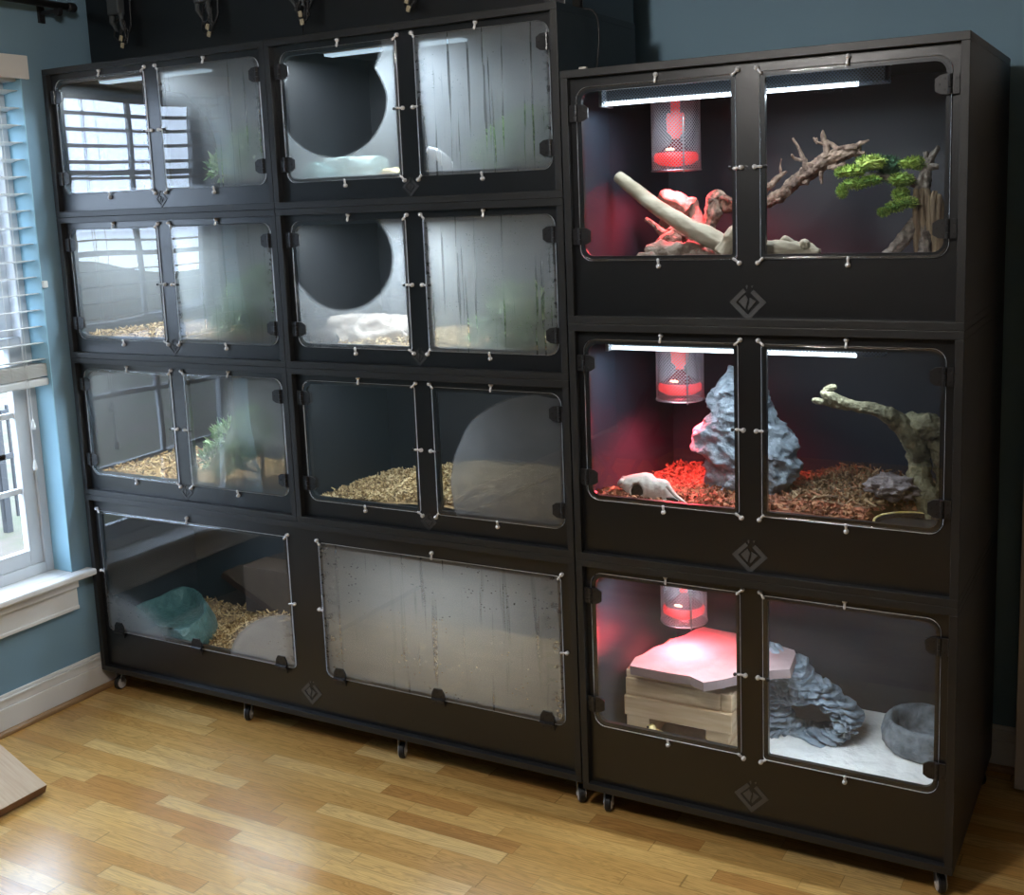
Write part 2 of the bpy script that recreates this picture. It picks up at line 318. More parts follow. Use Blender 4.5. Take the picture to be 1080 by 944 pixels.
def pydata(name, v, f, m, parent=None, base=None, smooth=False):
    me = D.meshes.new(name); me.from_pydata(v, [], f); me.update()
    for x in (m if isinstance(m, (list, tuple)) else [m]): me.materials.append(x)
    return link_mesh(name, me, parent, base, smooth)
def tag(o, label=None, cat=None, group=None, kind=None):
    if label: o['label'] = label
    if cat: o['category'] = cat
    if group: o['group'] = group
    if kind: o['kind'] = kind
    return o
def thing(name, label, cat, loc=(0, 0, 0), group=None):
    o = D.objects.new(name, None); C.objects.link(o); o.location = loc; o.empty_display_size = .05
    return tag(o, label, cat, group)
def struct(name, bm, m, parent=None, **k):
    o = obj(name, bm, m, parent, **k)
    if not parent: o['kind'] = 'structure'
    return o
def box(bm, lo, hi, mi=0):
    x0, y0, z0 = lo; x1, y1, z1 = hi
    vs = [bm.verts.new(p) for p in ((x0, y0, z0), (x1, y0, z0), (x1, y1, z0), (x0, y1, z0), (x0, y0, z1), (x1, y0, z1), (x1, y1, z1), (x0, y1, z1))]
    for q in ((0, 3, 2, 1), (4, 5, 6, 7), (0, 1, 5, 4), (1, 2, 6, 5), (2, 3, 7, 6), (3, 0, 4, 7)):
        f = bm.faces.new([vs[i] for i in q]); f.material_index = mi
    return bm
def B(lo, hi): return box(bmesh.new(), lo, hi)
def rrect(x0, z0, x1, z1, radii, n=6):
    """outline counter-clockwise from bottom-left; radii bl, br, tr, tl"""
    pts = []
    for (cx, cz, r, a0) in ((x0, z0, radii[0], PI), (x1, z0, radii[1], 1.5*PI), (x1, z1, radii[2], 0), (x0, z1, radii[3], .5*PI)):
        ox = cx + (r if cx == x0 else -r); oz = cz + (r if cz == z0 else -r)
        for i in range(n+1):
            a = a0 + .5*PI*i/n; pts.append((ox+r*math.cos(a), oz+r*math.sin(a)))
    return pts
def plate(bm, loops, y0, y1, mi=0):
    """flat plate in XZ with holes, from y0 back to y1"""
    es = []
    for lp in loops:
        vs = [bm.verts.new((x, y0, z)) for x, z in lp]
        for i in range(len(vs)): es.append(bm.edges.new((vs[i], vs[(i+1) % len(vs)])))
    r = bmesh.ops.triangle_fill(bm, use_beauty=True, use_dissolve=False, edges=es)
    fs = [g for g in r['geom'] if isinstance(g, bmesh.types.BMFace)]
    e = bmesh.ops.extrude_face_region(bm, geom=fs)
    for g in e['geom']:
        if isinstance(g, bmesh.types.BMVert): g.co.y += (y1-y0)
    for f in bm.faces: f.material_index = mi
    return bm
def frame_of(pts):
    t = []
    for i in range(len(pts)):
        a = pts[max(i-1, 0)]; b = pts[min(i+1, len(pts)-1)]; t.append((b-a).normalized())
    return t
def tube(bm, pts, rad, seg=10, nz=0, nscale=8, seed=0, cap=True, squash=None, mi=0):
    pts = [Vector(p) for p in pts]; T = frame_of(pts)
    up = Vector((0, 0, 1)) if abs(T[0].z) < .9 else Vector((1, 0, 0)); rings = []
    n = T[0].cross(up).normalized()
    for i, p in enumerate(pts):
        r = rad[i] if isinstance(rad, (list, tuple)) else rad
        n = (n - T[i]*n.dot(T[i])).normalized(); b = T[i].cross(n); ring = []
        for k in range(seg):
            a = 2*PI*k/seg; d = n*math.cos(a)+b*math.sin(a)
            rr = r
            if nz:
                q = (p+d*r)*nscale + Vector((seed, seed*2, 0)); rr = r*(1+nz*noise.noise(q)+nz*.5*noise.noise(q*2.7)-nz*1.1*abs(noise.noise(Vector((math.cos(a)*2.6+seed, math.sin(a)*2.6, i*.11))))+nz*.3)
            ring.append(bm.verts.new(p+d*rr))
        rings.append(ring)
    for i in range(len(rings)-1):
        for k in range(seg):
            f = bm.faces.new((rings[i][k], rings[i][(k+1) % seg], rings[i+1][(k+1) % seg], rings[i+1][k])); f.material_index = mi
    if cap:
        for rg, s_ in ((rings[0], -1), (rings[-1], 1)):
            f = bm.faces.new(rg if s_ > 0 else rg[::-1]); f.material_index = mi
    return bm
def interp(pts, rad, n):
    """Catmull-Rom through points with radii"""
    P_ = [Vector(p) for p in pts]; out_p, out_r = [], []
    for i in range(len(P_)-1):
        p0, p1, p2, p3 = P_[max(i-1, 0)], P_[i], P_[i+1], P_[min(i+2, len(P_)-1)]
        for k in range(n):
            t = k/n
            out_p.append(.5*((2*p1)+(p2-p0)*t+(2*p0-5*p1+4*p2-p3)*t*t+(3*p1-p0-3*p2+p3)*t**3)); out_r.append(rad[i]*(1-t)+rad[i+1]*t)
    out_p.append(P_[-1]); out_r.append(rad[-1]); return out_p, out_r
def pxbranch(bm, pts, n=8, seg=28, nz=.3, nscale=30, seed=0):
    """pts: (u, v, Y, radius in px)"""
    W_ = [atY(u, v, Y) for u, v, Y, r in pts]; R_ = [px2m(p, q[3]) for p, q in zip(W_, pts)]
    a, b = interp(W_, R_, n); return tube(bm, a, b, seg, nz, nscale, seed)
def lathe(bm, c, prof, seg=24, mi=0, cap=False, jitter=None):
    rings = []
    for r, z in prof:
        rings.append([bm.verts.new((c[0]+r*math.cos(2*PI*k/seg), c[1]+r*math.sin(2*PI*k/seg), c[2]+z)) for k in range(seg)])
    for i in range(len(rings)-1):
        for k in range(seg):
            f = bm.faces.new((rings[i][k], rings[i][(k+1) % seg], rings[i+1][(k+1) % seg], rings[i+1][k])); f.material_index = mi
    if cap:
        bm.faces.new(rings[0][::-1]).material_index = mi; bm.faces.new(rings[-1]).material_index = mi
    return bm
def rock(bm, c, s, seed=0, amp=.25, f=1.6, sub=4, flat=0, ridge=False):
    r = bmesh.ops.create_icosphere(bm, subdivisions=sub, radius=1)
    for v in r['verts']:
        d = v.co.normalized(); q = d*f+Vector((seed*3.1, seed, seed*1.7))
        h = noise.noise(q)+.5*noise.noise(q*2.3)+.25*noise.noise(q*5)
        if ridge: h = -abs(noise.noise(q))*1.6+.6*noise.noise(q*2.1)-.5*abs(noise.noise(q*4.2))+.4
        k = 1+amp*h
        v.co = Vector((c[0]+d.x*s[0]*k, c[1]+d.y*s[1]*k, c[2]+max(d.z*s[2]*k, -s[2]*(1-flat) if flat else -9)))
    return bm
def chips(name, x0, x1, y0, y1, hf, n, m, size=(.02, .006, .002), label=None, cat=None, seed=1, up=.5, curl=.3, avoid=None):
    """loose substrate: base heightfield plus many small shreds in one object"""
    rnd = random.Random(seed); V = []; F = []
    nx, ny = 26, 16
    for j in range(ny+1):
        for i in range(nx+1):
            x = x0+(x1-x0)*i/nx; y = y0+(y1-y0)*j/ny; V.append((x, y, hf(x, y)-.004+.004*noise.noise(Vector((x, y, seed))*30)))
    for j in range(ny):
        for i in range(nx):
            a = j*(nx+1)+i; F.append((a, a+1, a+nx+2, a+nx+1))
    for _ in range(n):
        x = rnd.uniform(x0+.012, x1-.012); y = rnd.uniform(y0+.012, y1-.012)
        if avoid and math.hypot(x-avoid[0], y-avoid[1]) < avoid[2]: continue
        z = hf(x, y)+rnd.uniform(-.002, .007)
        L = size[0]*rnd.uniform(.4, 1.3)*.5; W_ = size[1]*rnd.uniform(.5, 1.4)*.5; T_ = size[2]*rnd.uniform(.6, 1.5)
        R_ = Matrix.Rotation(rnd.uniform(0, 2*PI), 3, 'Z') @ Matrix.Rotation(rnd.gauss(0, up), 3, 'Y') @ Matrix.Rotation(rnd.gauss(0, .5), 3, 'X')
        b = len(V); cz = rnd.uniform(-curl, curl)*L
        for (sx_, w_, cc) in ((-1, .6, 0), (0, 1, cz), (1, .4, 0)):
            for (sy_, zz) in ((-1, 0), (1, 0), (0, T_)):
                q = R_ @ Vector((sx_*L, sy_*W_*w_, zz+cc)); V.append((min(max(x+q.x, x0+.001), x1-.001), min(max(y+q.y, y0+.001), y1-.001), z+q.z))
        for k in (0, 3):
            F += [(b+k, b+k+1, b+k+4, b+k+3), (b+k+1, b+k+2, b+k+5, b+k+4), (b+k+2, b+k, b+k+3, b+k+5)]
        F += [(b, b+2, b+1), (b+6, b+7, b+8)]
    o = pydata(name, V, F, m, base=((x0+x1)/2, (y0+y1)/2, hf(x0, y0)))
    return tag(o, label, cat, kind='stuff')
def tufts(V, F, c, s, n, ln, wd, rnd, upb=.3):
    """leaf blades over an ellipsoid"""
    for _ in range(n):
        d = Vector((rnd.gauss(0, 1), rnd.gauss(0, 1), rnd.gauss(0, 1)+upb)).normalized(); k = rnd.uniform(.55, 1)
        p = Vector((c[0]+d.x*s[0]*k, c[1]+d.y*s[1]*k, c[2]+d.z*s[2]*k))
        e = (d+Vector((rnd.uniform(-.7, .7), rnd.uniform(-.7, .7), rnd.uniform(-.4, .8)))).normalized()
        q = e.cross(Vector((rnd.uniform(-1, 1), rnd.uniform(-1, 1), rnd.uniform(-1, 1)))).normalized()*wd*rnd.uniform(.6, 1.2)
        L = ln*rnd.uniform(.6, 1.3); b = len(V); n_ = e.cross(q).normalized()*wd*.35
        V += [tuple(p), tuple(p+e*L*.5+q+n_), tuple(p+e*L), tuple(p+e*L*.5-q+n_)]
        F += [(b, b+1, b+2), (b, b+2, b+3)]
def set_uv(o, fn):
    me = o.data; u = me.uv_layers.new(name='UVMap')
    for l in me.loops: u.data[l.index].uv = fn(me.vertices[l.vertex_index].co + wloc(o))

# ================================================================ THE ROOM
XL = -.022; YB = .68; XR = 4.6; YF = -4.2; ZC = 2.46
struct('floor', B((XL-.2, YF-.1, -.08), (XR+.1, YB+.1, 0)), M['floor'])
struct('ceiling', B((XL-.2, YF-.1, ZC), (XR+.1, YB+.1, ZC+.1)), M['ceil'])
struct('wall_back', B((XL-.2, YB, 0), (XR+.1, YB+.1, ZC)), M['wall'])
struct('wall_right', B((XR, YF, 0), (XR+.1, YB, ZC)), M['beige'])
struct('wall_front', B((XL-.2, YF-.1, 0), (XR+.1, YF, ZC)), M['beige'])
WY0, WY1, WZ0, WZ1 = -.82, -.059, .435, 2.06        # window 1 opening
def wall_left():
    bm = bmesh.new(); t0, t1 = XL-.16, XL
    for (a, b, c, d) in ((YF, WY0, 0, ZC), (WY1, YB, 0, ZC), (WY0, WY1, 0, WZ0-.0225), (WY0, WY1, WZ1, ZC)):
        box(bm, (t0, a, c), (t1, b, d))
    return bm
struct('wall_left', wall_left(), M['wall'])
def board_profile(bm, p0, p1, axis):
    """baseboard: plain board, ogee step and cap"""
    pass
bm = bmesh.new()
box(bm, (XL, YF, 0), (XL+.014, YB, .085)); box(bm, (XL, YF, .085), (XL+.010, YB, .108)); box(bm, (XL, YF, .108), (XL+.014, YB, .116)); box(bm, (XL, YF, .116), (XL+.008, YB, .127))
bl = struct('baseboard_left', bm, M['white'], bevel=.002)
bm = bmesh.new(); tube(bm, [(XL+.016, YF, .006), (XL+.016, YB-.02, .006)], .012, 12); sm = struct('shoe_moulding', bm, M['darkwood'], bl)
bm = bmesh.new()
box(bm, (XL+.02, YB-.014, 0), (XR, YB, .085)); box(bm, (XL+.02, YB-.010, .085), (XR, YB, .108)); box(bm, (XL+.02, YB-.014, .108), (XR, YB, .116)); box(bm, (XL+.02, YB-.008, .116), (XR, YB, .127))
bb = struct('baseboard_back', bm, M['white'], bevel=.002)
bm = bmesh.new(); tube(bm, [(XL+.03, YB-.016, .006), (XR, YB-.016, .006)], .012, 12); struct('shoe_moulding', bm, M['darkwood'], bb)

def window(idx, y0, y1):
    r = D.objects.new('window_%d' % idx, None); C.objects.link(r); r.location = (XL, (y0+y1)/2, WZ0); r['kind'] = 'structure'
    # painted drywall return
    bm = bmesh.new(); t = .004
    box(bm, (XL-.098, y1-t, WZ0), (XL+.001, y1-.0005, WZ1)); box(bm, (XL-.098, y0+.0005, WZ0), (XL+.001, y0+t, WZ1)); box(bm, (XL-.098, y0, WZ1-t), (XL+.001, y1, WZ1-.0005))
    obj('painted_reveal', bm, M['reveal'], r)
    # jamb frame
    xo, xi = XL-.155, XL-.082; bm = bmesh.new(); f = .034
    box(bm, (xo, y0+t, WZ0), (xi, y0+f, WZ1-t)); box(bm, (xo, y1-f, WZ0), (xi, y1-t, WZ1-t)); box(bm, (xo, y0+f, WZ1-f), (xi, y1-f, WZ1-t)); box(bm, (xo, y0+f, WZ0), (xi, y1-f, WZ0+.035))
    obj('window_frame', bm, M['white2'], r, bevel=.002)
    zm = 1.20
    for (za, zb, xa, xb) in ((WZ0+.035, zm+.02, XL-.120, XL-.092), (zm-.02, WZ1-f, XL-.150, XL-.124)):
        bm = bmesh.new(); s_ = .048; a, b = y0+f, y1-f
        box(bm, (xa, a, za), (xb, a+s_, zb)); box(bm, (xa, b-s_, za), (xb, b, zb)); box(bm, (xa, a+s_, za), (xb, b-s_, za+.05)); box(bm, (xa, a+s_, zb-.035), (xb, b-s_, zb))
        sa = obj('sash', bm, M['white2'], r, bevel=.002)
        bm = bmesh.new(); xm = (xa+xb)/2; mid = (a+b)/2; zz = (za+zb)/2
        nvert = max(1, round((b-a)/.36)-1)
        for k in range(nvert): yy = a+(b-a)*(k+1)/(nvert+1); box(bm, (xm-.007, yy-.009, za+.05), (xm+.007, yy+.009, zb-.035))
        for k in (1, 2): z_ = za+(zb-za)*k/3; box(bm, (xm-.006, a+s_, z_-.009), (xm+.006, b-s_, z_+.009))
        obj('muntin', bm, M['white2'], sa)
        obj('glass_pane', B((xm-.002, a+s_-.004, za+.046), (xm+.002, b-s_+.004, zb-.03)), M['wglass'], sa)
    bm = bmesh.new(); box(bm, (XL-.155, y0-.0, WZ0-.022), (XL, y1, WZ0)); box(bm, (XL, y0-.06, WZ0-.022), (XL+.048, y1+.06, WZ0))
    obj('window_sill', bm, M['white'], r, bevel=.006)
    bm = bmesh.new(); box(bm, (XL, y0-.03, WZ0-.125), (XL+.015, y1+.0, WZ0-.022)); box(bm, (XL+.015, y0-.03, WZ0-.05), (XL+.026, y1, WZ0-.022)); box(bm, (XL+.015, y0-.03, WZ0-.125), (XL+.019, y1, WZ0-.112))
    obj('window_apron', bm, M['white'], r, bevel=.002)
    return r
M['wglass'] = clear_mat('window_glass', f0=.04, tint=(.97, .98, .98))
window(1, WY0, WY1)

# blinds on the near window
def blind(y0, y1, zlow, label, tilt=.10):
    r = thing('window_blind', label, 'blind', (XL, (y0+y1)/2, WZ1), None)
    a, b = y0+.006, y1-.005; xc = XL-.046
    bm = bmesh.new(); box(bm, (XL-.078, a, WZ1-.045), (XL-.02, b, WZ1-.006)); obj('head_rail', bm, M['slat'], r)
    bm = bmesh.new(); box(bm, (XL+.004, y0-.03, 2.021), (XL+.012, y1+.022, 2.092)); box(bm, (XL-.0, y1+.014, 2.021), (XL+.004, y1+.022, 2.092)); obj('valance', bm, M['white'], r, bevel=.003)
    z = 1.985; n = 0
    while z > zlow+.05:
        bm = bmesh.new(); hw = .030; c_, s_ = math.cos(tilt), math.sin(tilt)
        tube_pts = []
        vs = []
        for k in range(7):
            q = -1+2*k/6; x = xc+q*hw*c_; zz = z+q*hw*s_+.0022*(1-q*q); vs.append((x, zz))
        fr = [[bm.verts.new((x, yy, zz)) for x, zz in vs] + [bm.verts.new((x, yy, zz-.0022)) for x, zz in vs[::-1]] for yy in (a, b)]
        m_ = len(fr[0])
        for k in range(m_): bm.faces.new((fr[0][k], fr[0][(k+1) % m_], fr[1][(k+1) % m_], fr[1][k]))
        bm.faces.new(fr[0]); bm.faces.new(fr[1][::-1])
        obj('slat', bm, M['slat'], r); z -= .0525; n += 1
    for k in range(10):
        obj('stacked_slat', B((xc-.031, a, zlow+.030+k*.0042), (xc+.031, b, zlow+.0328+k*.0042)), M['slat'], r)
    bm = bmesh.new(); box(bm, (xc-.034, a-.002, zlow), (xc+.034, b+.003, zlow+.024)); obj('bottom_rail', bm, M['slat'], r, bevel=.005)
    for yy in (a+.13, b-.13):
        for xx in (xc-.031, xc+.031): bm = bmesh.new(); tube(bm, [(xx, yy, zlow+.02), (xx, yy, 2.02)], .0009, 6); obj('ladder_cord', bm, M['slat'], r)
    for yy, zz in ((b-.075, .93), (b-.085, .80)):
        bm = bmesh.new()
        tube(bm, [(XL-.012, yy+.004, 2.0), (XL-.011, yy, 1.4), (XL-.010, yy, zz+.03)], .0011, 6)
        lathe(bm, (XL-.010, yy, zz), [(.001, .034), (.004, .028), (.0075, .006), (.006, .0), (.001, -.001)], 10)
        obj('pull_cord', bm, M['slat'], r)
    return r
blind(WY0, WY1, 1.062, 'white horizontal slat blind half lowered in the left window')
tag(obj('blind_clip', B((XL+.001, WY1-.004, 1.375), (XL+.013, WY1+.012, 1.397)), M['slat'], bevel=.003, base=(XL+.006, WY1, 1.375)), 'small white plastic clip on the blue wall corner beside the blind', 'clip')
# curtain rod
r = thing('curtain_rod', 'black curtain rod on the blue wall above the left window', 'curtain rod', (XL, -.4, 2.24))
rz = 2.243
bm = bmesh.new(); tube(bm, [(.062, -1.2, rz), (.062, .078, rz)], .011, 14); obj('rod', bm, M['rubber'], r, smooth=True)
bm = bmesh.new(); lathe(bm, (0, 0, 0), [(.002, 0), (.0125, .001), (.0145, .006), (.0145, .026), (.010, .032), (.001, .034)], 16)
bmesh.ops.rotate(bm, verts=bm.verts, cent=(0, 0, 0), matrix=Matrix.Rotation(-PI/2, 3, 'X')); bmesh.ops.translate(bm, verts=bm.verts, vec=(.062, .07, rz)); obj('end_cap', bm, M['rubber'], r, smooth=True)
for yy in (.035, -1.0):
    bm = bmesh.new(); box(bm, (XL, yy-.012, rz-.045), (XL+.008, yy+.012, rz+.02)); box(bm, (XL+.008, yy-.005, rz-.022), (.062, yy+.005, rz-.010)); tube(bm, [(.062, yy-.008, rz-.018), (.062, yy+.008, rz-.018)], .014, 12)
    obj('bracket', bm, M['rubber'], r, bevel=.002)
# white door at the right
dr = D.objects.new('door_1', None); C.objects.link(dr); dr.location = (2.815, .555, .012); dr['kind'] = 'structure'
bm = bmesh.new(); box(bm, (2.8155, .555, .012), (3.60, .592, 2.04)); obj('door_leaf', bm, M['door'], dr, bevel=.002)
for k, (za, zb) in enumerate(((.2, .95), (1.1, 1.9))):
    for xa in (2.93, 3.27): obj('door_panel', B((xa, .551, za), (xa+.22, .556, zb)), M['door'], dr, bevel=.002)
bm = bmesh.new(); lathe(bm, (0, 0, 0), [(.001, 0), (.022, .002), (.022, .008), (.010, .012), (.010, .035), (.026, .045), (.027, .06), (.015, .07), (.001, .071)], 20)
bmesh.ops.rotate(bm, verts=bm.verts, cent=(0, 0, 0), matrix=Matrix.Rotation(PI/2, 3, 'X')); bmesh.ops.translate(bm, verts=bm.verts, vec=(3.53, .555, 1.0)); obj('door_knob', bm, M['steel'], dr, smooth=True)

# ================================================================ OUTSIDE THE WINDOW
tag(obj('lawn', B((-40, -30, -.75), (-.4, 30, -.70)), M['grass'], base=(-20, 0, -.75)), kind='structure')
tag(obj('street', B((-17, -30, -.70), (-12, 30, -.69)), M['road'], base=(-14, 0, -.70)), kind='structure')
def tree(x, y, h, r0, seed, label):
    rnd = random.Random(seed); root = thing('bare_tree', label, 'tree', (x, y, -.7), 'bare trees beyond the window')
    bm = bmesh.new(); lean = rnd.uniform(-.12, .12)
    P_ = [Vector((x+lean*k, y+rnd.uniform(-.1, .1)*k*.4, -.75+h*k/5)) for k in range(6)]
    a, b = interp(P_, [r0*(1-.16*k) for k in range(6)], 4); tube(bm, a, b, 10, .15, 2, seed)
    tr_ = obj('trunk', bm, M['bark'], root)
    bm = bmesh.new()
    def br(p, d, L, r, dep):
        q = [p]; dd = d.copy()
        for k in range(4): dd = (dd+Vector((rnd.uniform(-.25, .25), rnd.uniform(-.25, .25), rnd.uniform(-.1, .25)))).normalized(); q.append(q[-1]+dd*L/4)
        tube(bm, q, [r*(1-.18*k) for k in range(5)], 5, cap=False)
        if dep:
            for k in range(3): br(q[rnd.randint(2, 4)], (dd+Vector((rnd.uniform(-.9, .9), rnd.uniform(-.9, .9), rnd.uniform(-.2, .7)))).normalized(), L*.62, r*.5, dep-1)
    for k in range(9):
        p = P_[rnd.randint(2, 5)]; a_ = rnd.uniform(0, 2*PI); br(p, Vector((math.cos(a_), math.sin(a_), rnd.uniform(.6, 1.4))).normalized(), h*.20, r0*.42, 2)
    obj('branches', bm, M['bark'], root)
for k, (x, y, h, r0) in enumerate(((-5.2, .55, 6, .09), (-7.0, -3.4, 8, .12), (-9.5, 3.6, 8, .12), (-10.5, -7.0, 8, .13), (-11.4, -1.5, 8, .13))):
    tree(x, y, h, r0, k+3, ('slim leaning tree on the grass nearest the window', 'bare tree behind the window blind', 'bare tree behind the window blind', 'bare tree behind the window blind', 'bare tree behind the window blind', 'bare tree behind the window blind')[k])
fr = thing('yard_fence', 'dark metal picket fence across the lawn outside', 'fence', (-4.4, 1.5, -.7))
bm = bmesh.new()
for z in (-.15, .18): box(bm, (-4.42, -1, z), (-4.38, 6, z+.04))
obj('rail', bm, M['fence'], fr)
for k in range(8): obj('post', B((-4.43, -1+k*.95, -.7), (-4.38, -.95+k*.95, .28)), M['fence'], fr)
bm = bmesh.new()
for k in range(60): box(bm, (-4.41, -1+k*.115, -.6), (-4.39, -.985+k*.115, .25))
obj('picket', bm, M['fence'], fr)['kind'] = 'stuff'
def house(x, y, w_, h, m, label):
    r = thing('neighbour_house', label, 'house', (x, y, -.7))
    wl = obj('wall', B((x-3, y-w_/2, -.7), (x, y+w_/2, h)), m, r)
    bm = bmesh.new(); v = [bm.verts.new(p) for p in ((x-3.3, y-w_/2-.3, h), (x+.3, y-w_/2-.3, h), (x+.3, y+w_/2+.3, h), (x-3.3, y+w_/2+.3, h), (x-1.5, y-w_/2-.3, h+1.5), (x-1.5, y+w_/2+.3, h+1.5))]
    for q in ((0, 1, 4), (3, 5, 2), (0, 4, 5, 3), (1, 2, 5, 4), (0, 3, 2, 1)): bm.faces.new([v[i] for i in q])
    obj('roof', bm, M['roof'], r)
    for yy in (-w_*.3, 0, w_*.3):
        for zz in (.4, 2.4):
            if zz+1 < h: obj('window', B((x, y+yy-.4, zz), (x+.03, y+yy+.4, zz+1)), M['siding'], r)
house(-19, 4.5, 8, 4.2, M['brick'], 'red brick house across the street behind the blind')
house(-20, -7, 8, 4.0, M['siding'], 'white sided house across the street behind the blind')

# ================================================================ ENCLOSURE PARTS
def latch_mesh():
    """screw with washer and a swivel lever pointing +X, axis along Y"""
    bm = bmesh.new(); R_ = Matrix.Rotation(PI/2, 3, 'X')
    lathe(bm, (0, 0, 0), [(.0001, .0115), (.0030, .0108), (.0048, .0085), (.0048, .0068), (.0001, .0068)], 12, mi=0)
    bmesh.ops.rotate(bm, verts=bm.verts, cent=(0, 0, 0), matrix=R_)
    b2 = bmesh.new(); lathe(b2, (0, 0, 0), [(.0028, 0), (.0056, .001), (.0056, .007), (.0026, .0075)], 12); bmesh.ops.rotate(b2, verts=b2.verts, cent=(0, 0, 0), matrix=R_)
    me = D.meshes.new('t'); b2.to_mesh(me); b2.free(); bm.from_mesh(me); D.meshes.remove(me)
    tube(bm, [(.003, -.0052, 0), (.009, -.0060, 0), (.015, -.0085, 0), (.0185, -.0090, 0)], [.0030, .0030, .0036, .0020], 8)
    for f in bm.faces: f.smooth = True
    m = D.meshes.new('turn_latch'); bmesh.ops.recalc_face_normals(bm, faces=bm.faces[:]); bm.to_mesh(m); bm.free(); m.materials.append(M['chrome']); return m
LATCH = latch_mesh()
def dot_mesh():
    bm = bmesh.new(); lathe(bm, (0, 0, 0), [(.0001, .006), (.0035, .005), (.0045, .003), (.0045, 0)], 10); bmesh.ops.rotate(bm, verts=bm.verts, cent=(0, 0, 0), matrix=Matrix.Rotation(PI/2, 3, 'X'))
    m = D.meshes.new('bumper'); bm.to_mesh(m); bm.free(); m.materials.append(M['rubber']); return m
BUMP = dot_mesh()
def hinge_mesh():
    """door leaf towards +X, frame leaf towards -X, knuckle along Z"""
    bm = bmesh.new(); lf = [(.002, -.021), (.019, -.019), (.030, -.012), (.030, .012), (.019, .019), (.002, .021)]
    plate(bm, [lf], -.0045, 0)
    b2 = bmesh.new(); plate(b2, [[(-.002, -.020), (-.018, -.020), (-.018, .020), (-.002, .020)]], -.0045, 0)
    me = D.meshes.new('t'); b2.to_mesh(me); b2.free(); bm.from_mesh(me); D.meshes.remove(me)
    for k in range(3): tube(bm, [(0, -.0055, -.020+k*.0137), (0, -.0055, -.0075+k*.0137)], .0045, 10)
    for (x, z) in ((.022, 0), (.011, .011), (.011, -.011), (-.012, .011), (-.012, -.011)):
        s0 = len(bm.faces); b3 = bmesh.new(); lathe(b3, (0, 0, 0), [(.0001, .0053), (.0026, .0053), (.0030, .004)], 8); bmesh.ops.rotate(b3, verts=b3.verts, cent=(0, 0, 0), matrix=Matrix.Rotation(PI/2, 3, 'X')); bmesh.ops.translate(b3, verts=b3.verts, vec=(x, 0, z))
        for f in b3.faces: f.material_index = 1
        me = D.meshes.new('t'); b3.to_mesh(me); b3.free(); bm.from_mesh(me); D.meshes.remove(me)
    m = D.meshes.new('hinge'); bmesh.ops.recalc_face_normals(bm, faces=bm.faces[:]); bm.to_mesh(m); bm.free(); m.materials.append(M['hinge']); m.materials.append(M['hole']); return m
HINGE = hinge_mesh()
def inst(name, me, pos, ang, parent, s=1):
    o = D.objects.new(name, me); C.objects.link(o); o.parent = parent; o.location = Vector(pos)-wloc(parent); o.rotation_euler = (0, -ang, 0); o.scale = (s, s, s); return o
def emblem(c, s, m, parent):
    """square on its corner, open at the top, with a leaf-cut smaller square inside"""
    bm = bmesh.new(); y0, y1 = c[1]-.0018, c[1]+.0003
    def P_(x, z): return (c[0]+x*s, c[2]+z*s)
    plate(bm, [[P_(-.25, .72), P_(-1, 0), P_(0, -1), P_(1, 0), P_(.32, .66), P_(.16, .50), P_(.66, 0), P_(0, -.66), P_(-.66, 0), P_(-.10, .56)]], y0, y1)
    for lp in ([(-.50, .04), (-.14, .38), (.02, .16), (-.12, -.36)], [(.10, .24), (.44, .06), (.04, -.42), (.0, -.30), (.10, .0)], [(-.12, .84), (-.04, .70), (.0, .84), (-.04, .92)], [(.18, .86), (.24, .76), (.30, .90)]):
        b2 = bmesh.new(); plate(b2, [[P_(*q) for q in lp]], y0, y1); me = D.meshes.new('t'); b2.to_mesh(me); b2.free(); bm.from_mesh(me); D.meshes.remove(me)
    return obj('emblem', bm, m, parent)
def pane(parent, x0, z0, x1, z1, radii, y, fog=None, clear='clear', bulge=.0, th=.0045):
    """acrylic sheet with rounded corners: outer face, inner face (condensation), polished rim"""
    bm = bmesh.new(); uvl = bm.loops.layers.uv.new('UVMap'); out_ = rrect(x0, z0, x1, z1, radii, 6); cx, cz = (x0+x1)/2, (z0+z1)/2
    ts = [1, .97, .9, .78, .62, .45, .28, .12]
    def ring(yy, t):
        return [bm.verts.new((cx+(x-cx)*t, yy-bulge*(1-t**2)*(1 if bulge else 0), cz+(z-cz)*t)) for x, z in out_]
    faces = []
    for yy, mi in ((y, 0), (y+th, 1)):
        rg = [ring(yy, t) for t in ts]; n = len(out_)
        for i in range(len(rg)-1):
            for k in range(n):
                f = bm.faces.new((rg[i][k], rg[i][(k+1) % n], rg[i+1][(k+1) % n], rg[i+1][k])); f.material_index = mi; f.smooth = True
        cv = bm.verts.new((cx, yy-bulge, cz))
        for k in range(n): f = bm.faces.new((rg[-1][k], rg[-1][(k+1) % n], cv)); f.material_index = mi; f.smooth = True
        faces.append(rg[0])
    n = len(out_)
    for k in range(n): f = bm.faces.new((faces[0][k], faces[1][k], faces[1][(k+1) % n], faces[0][(k+1) % n])); f.material_index = 2
    for f in bm.faces:
        for l in f.loops: l[uvl].uv = ((l.vert.co.x-x0)/(x1-x0), (l.vert.co.z-z0)/(z1-z0))
    return obj('acrylic_door', bm, [M[clear], fog or M['clear'], M['edge']], parent)
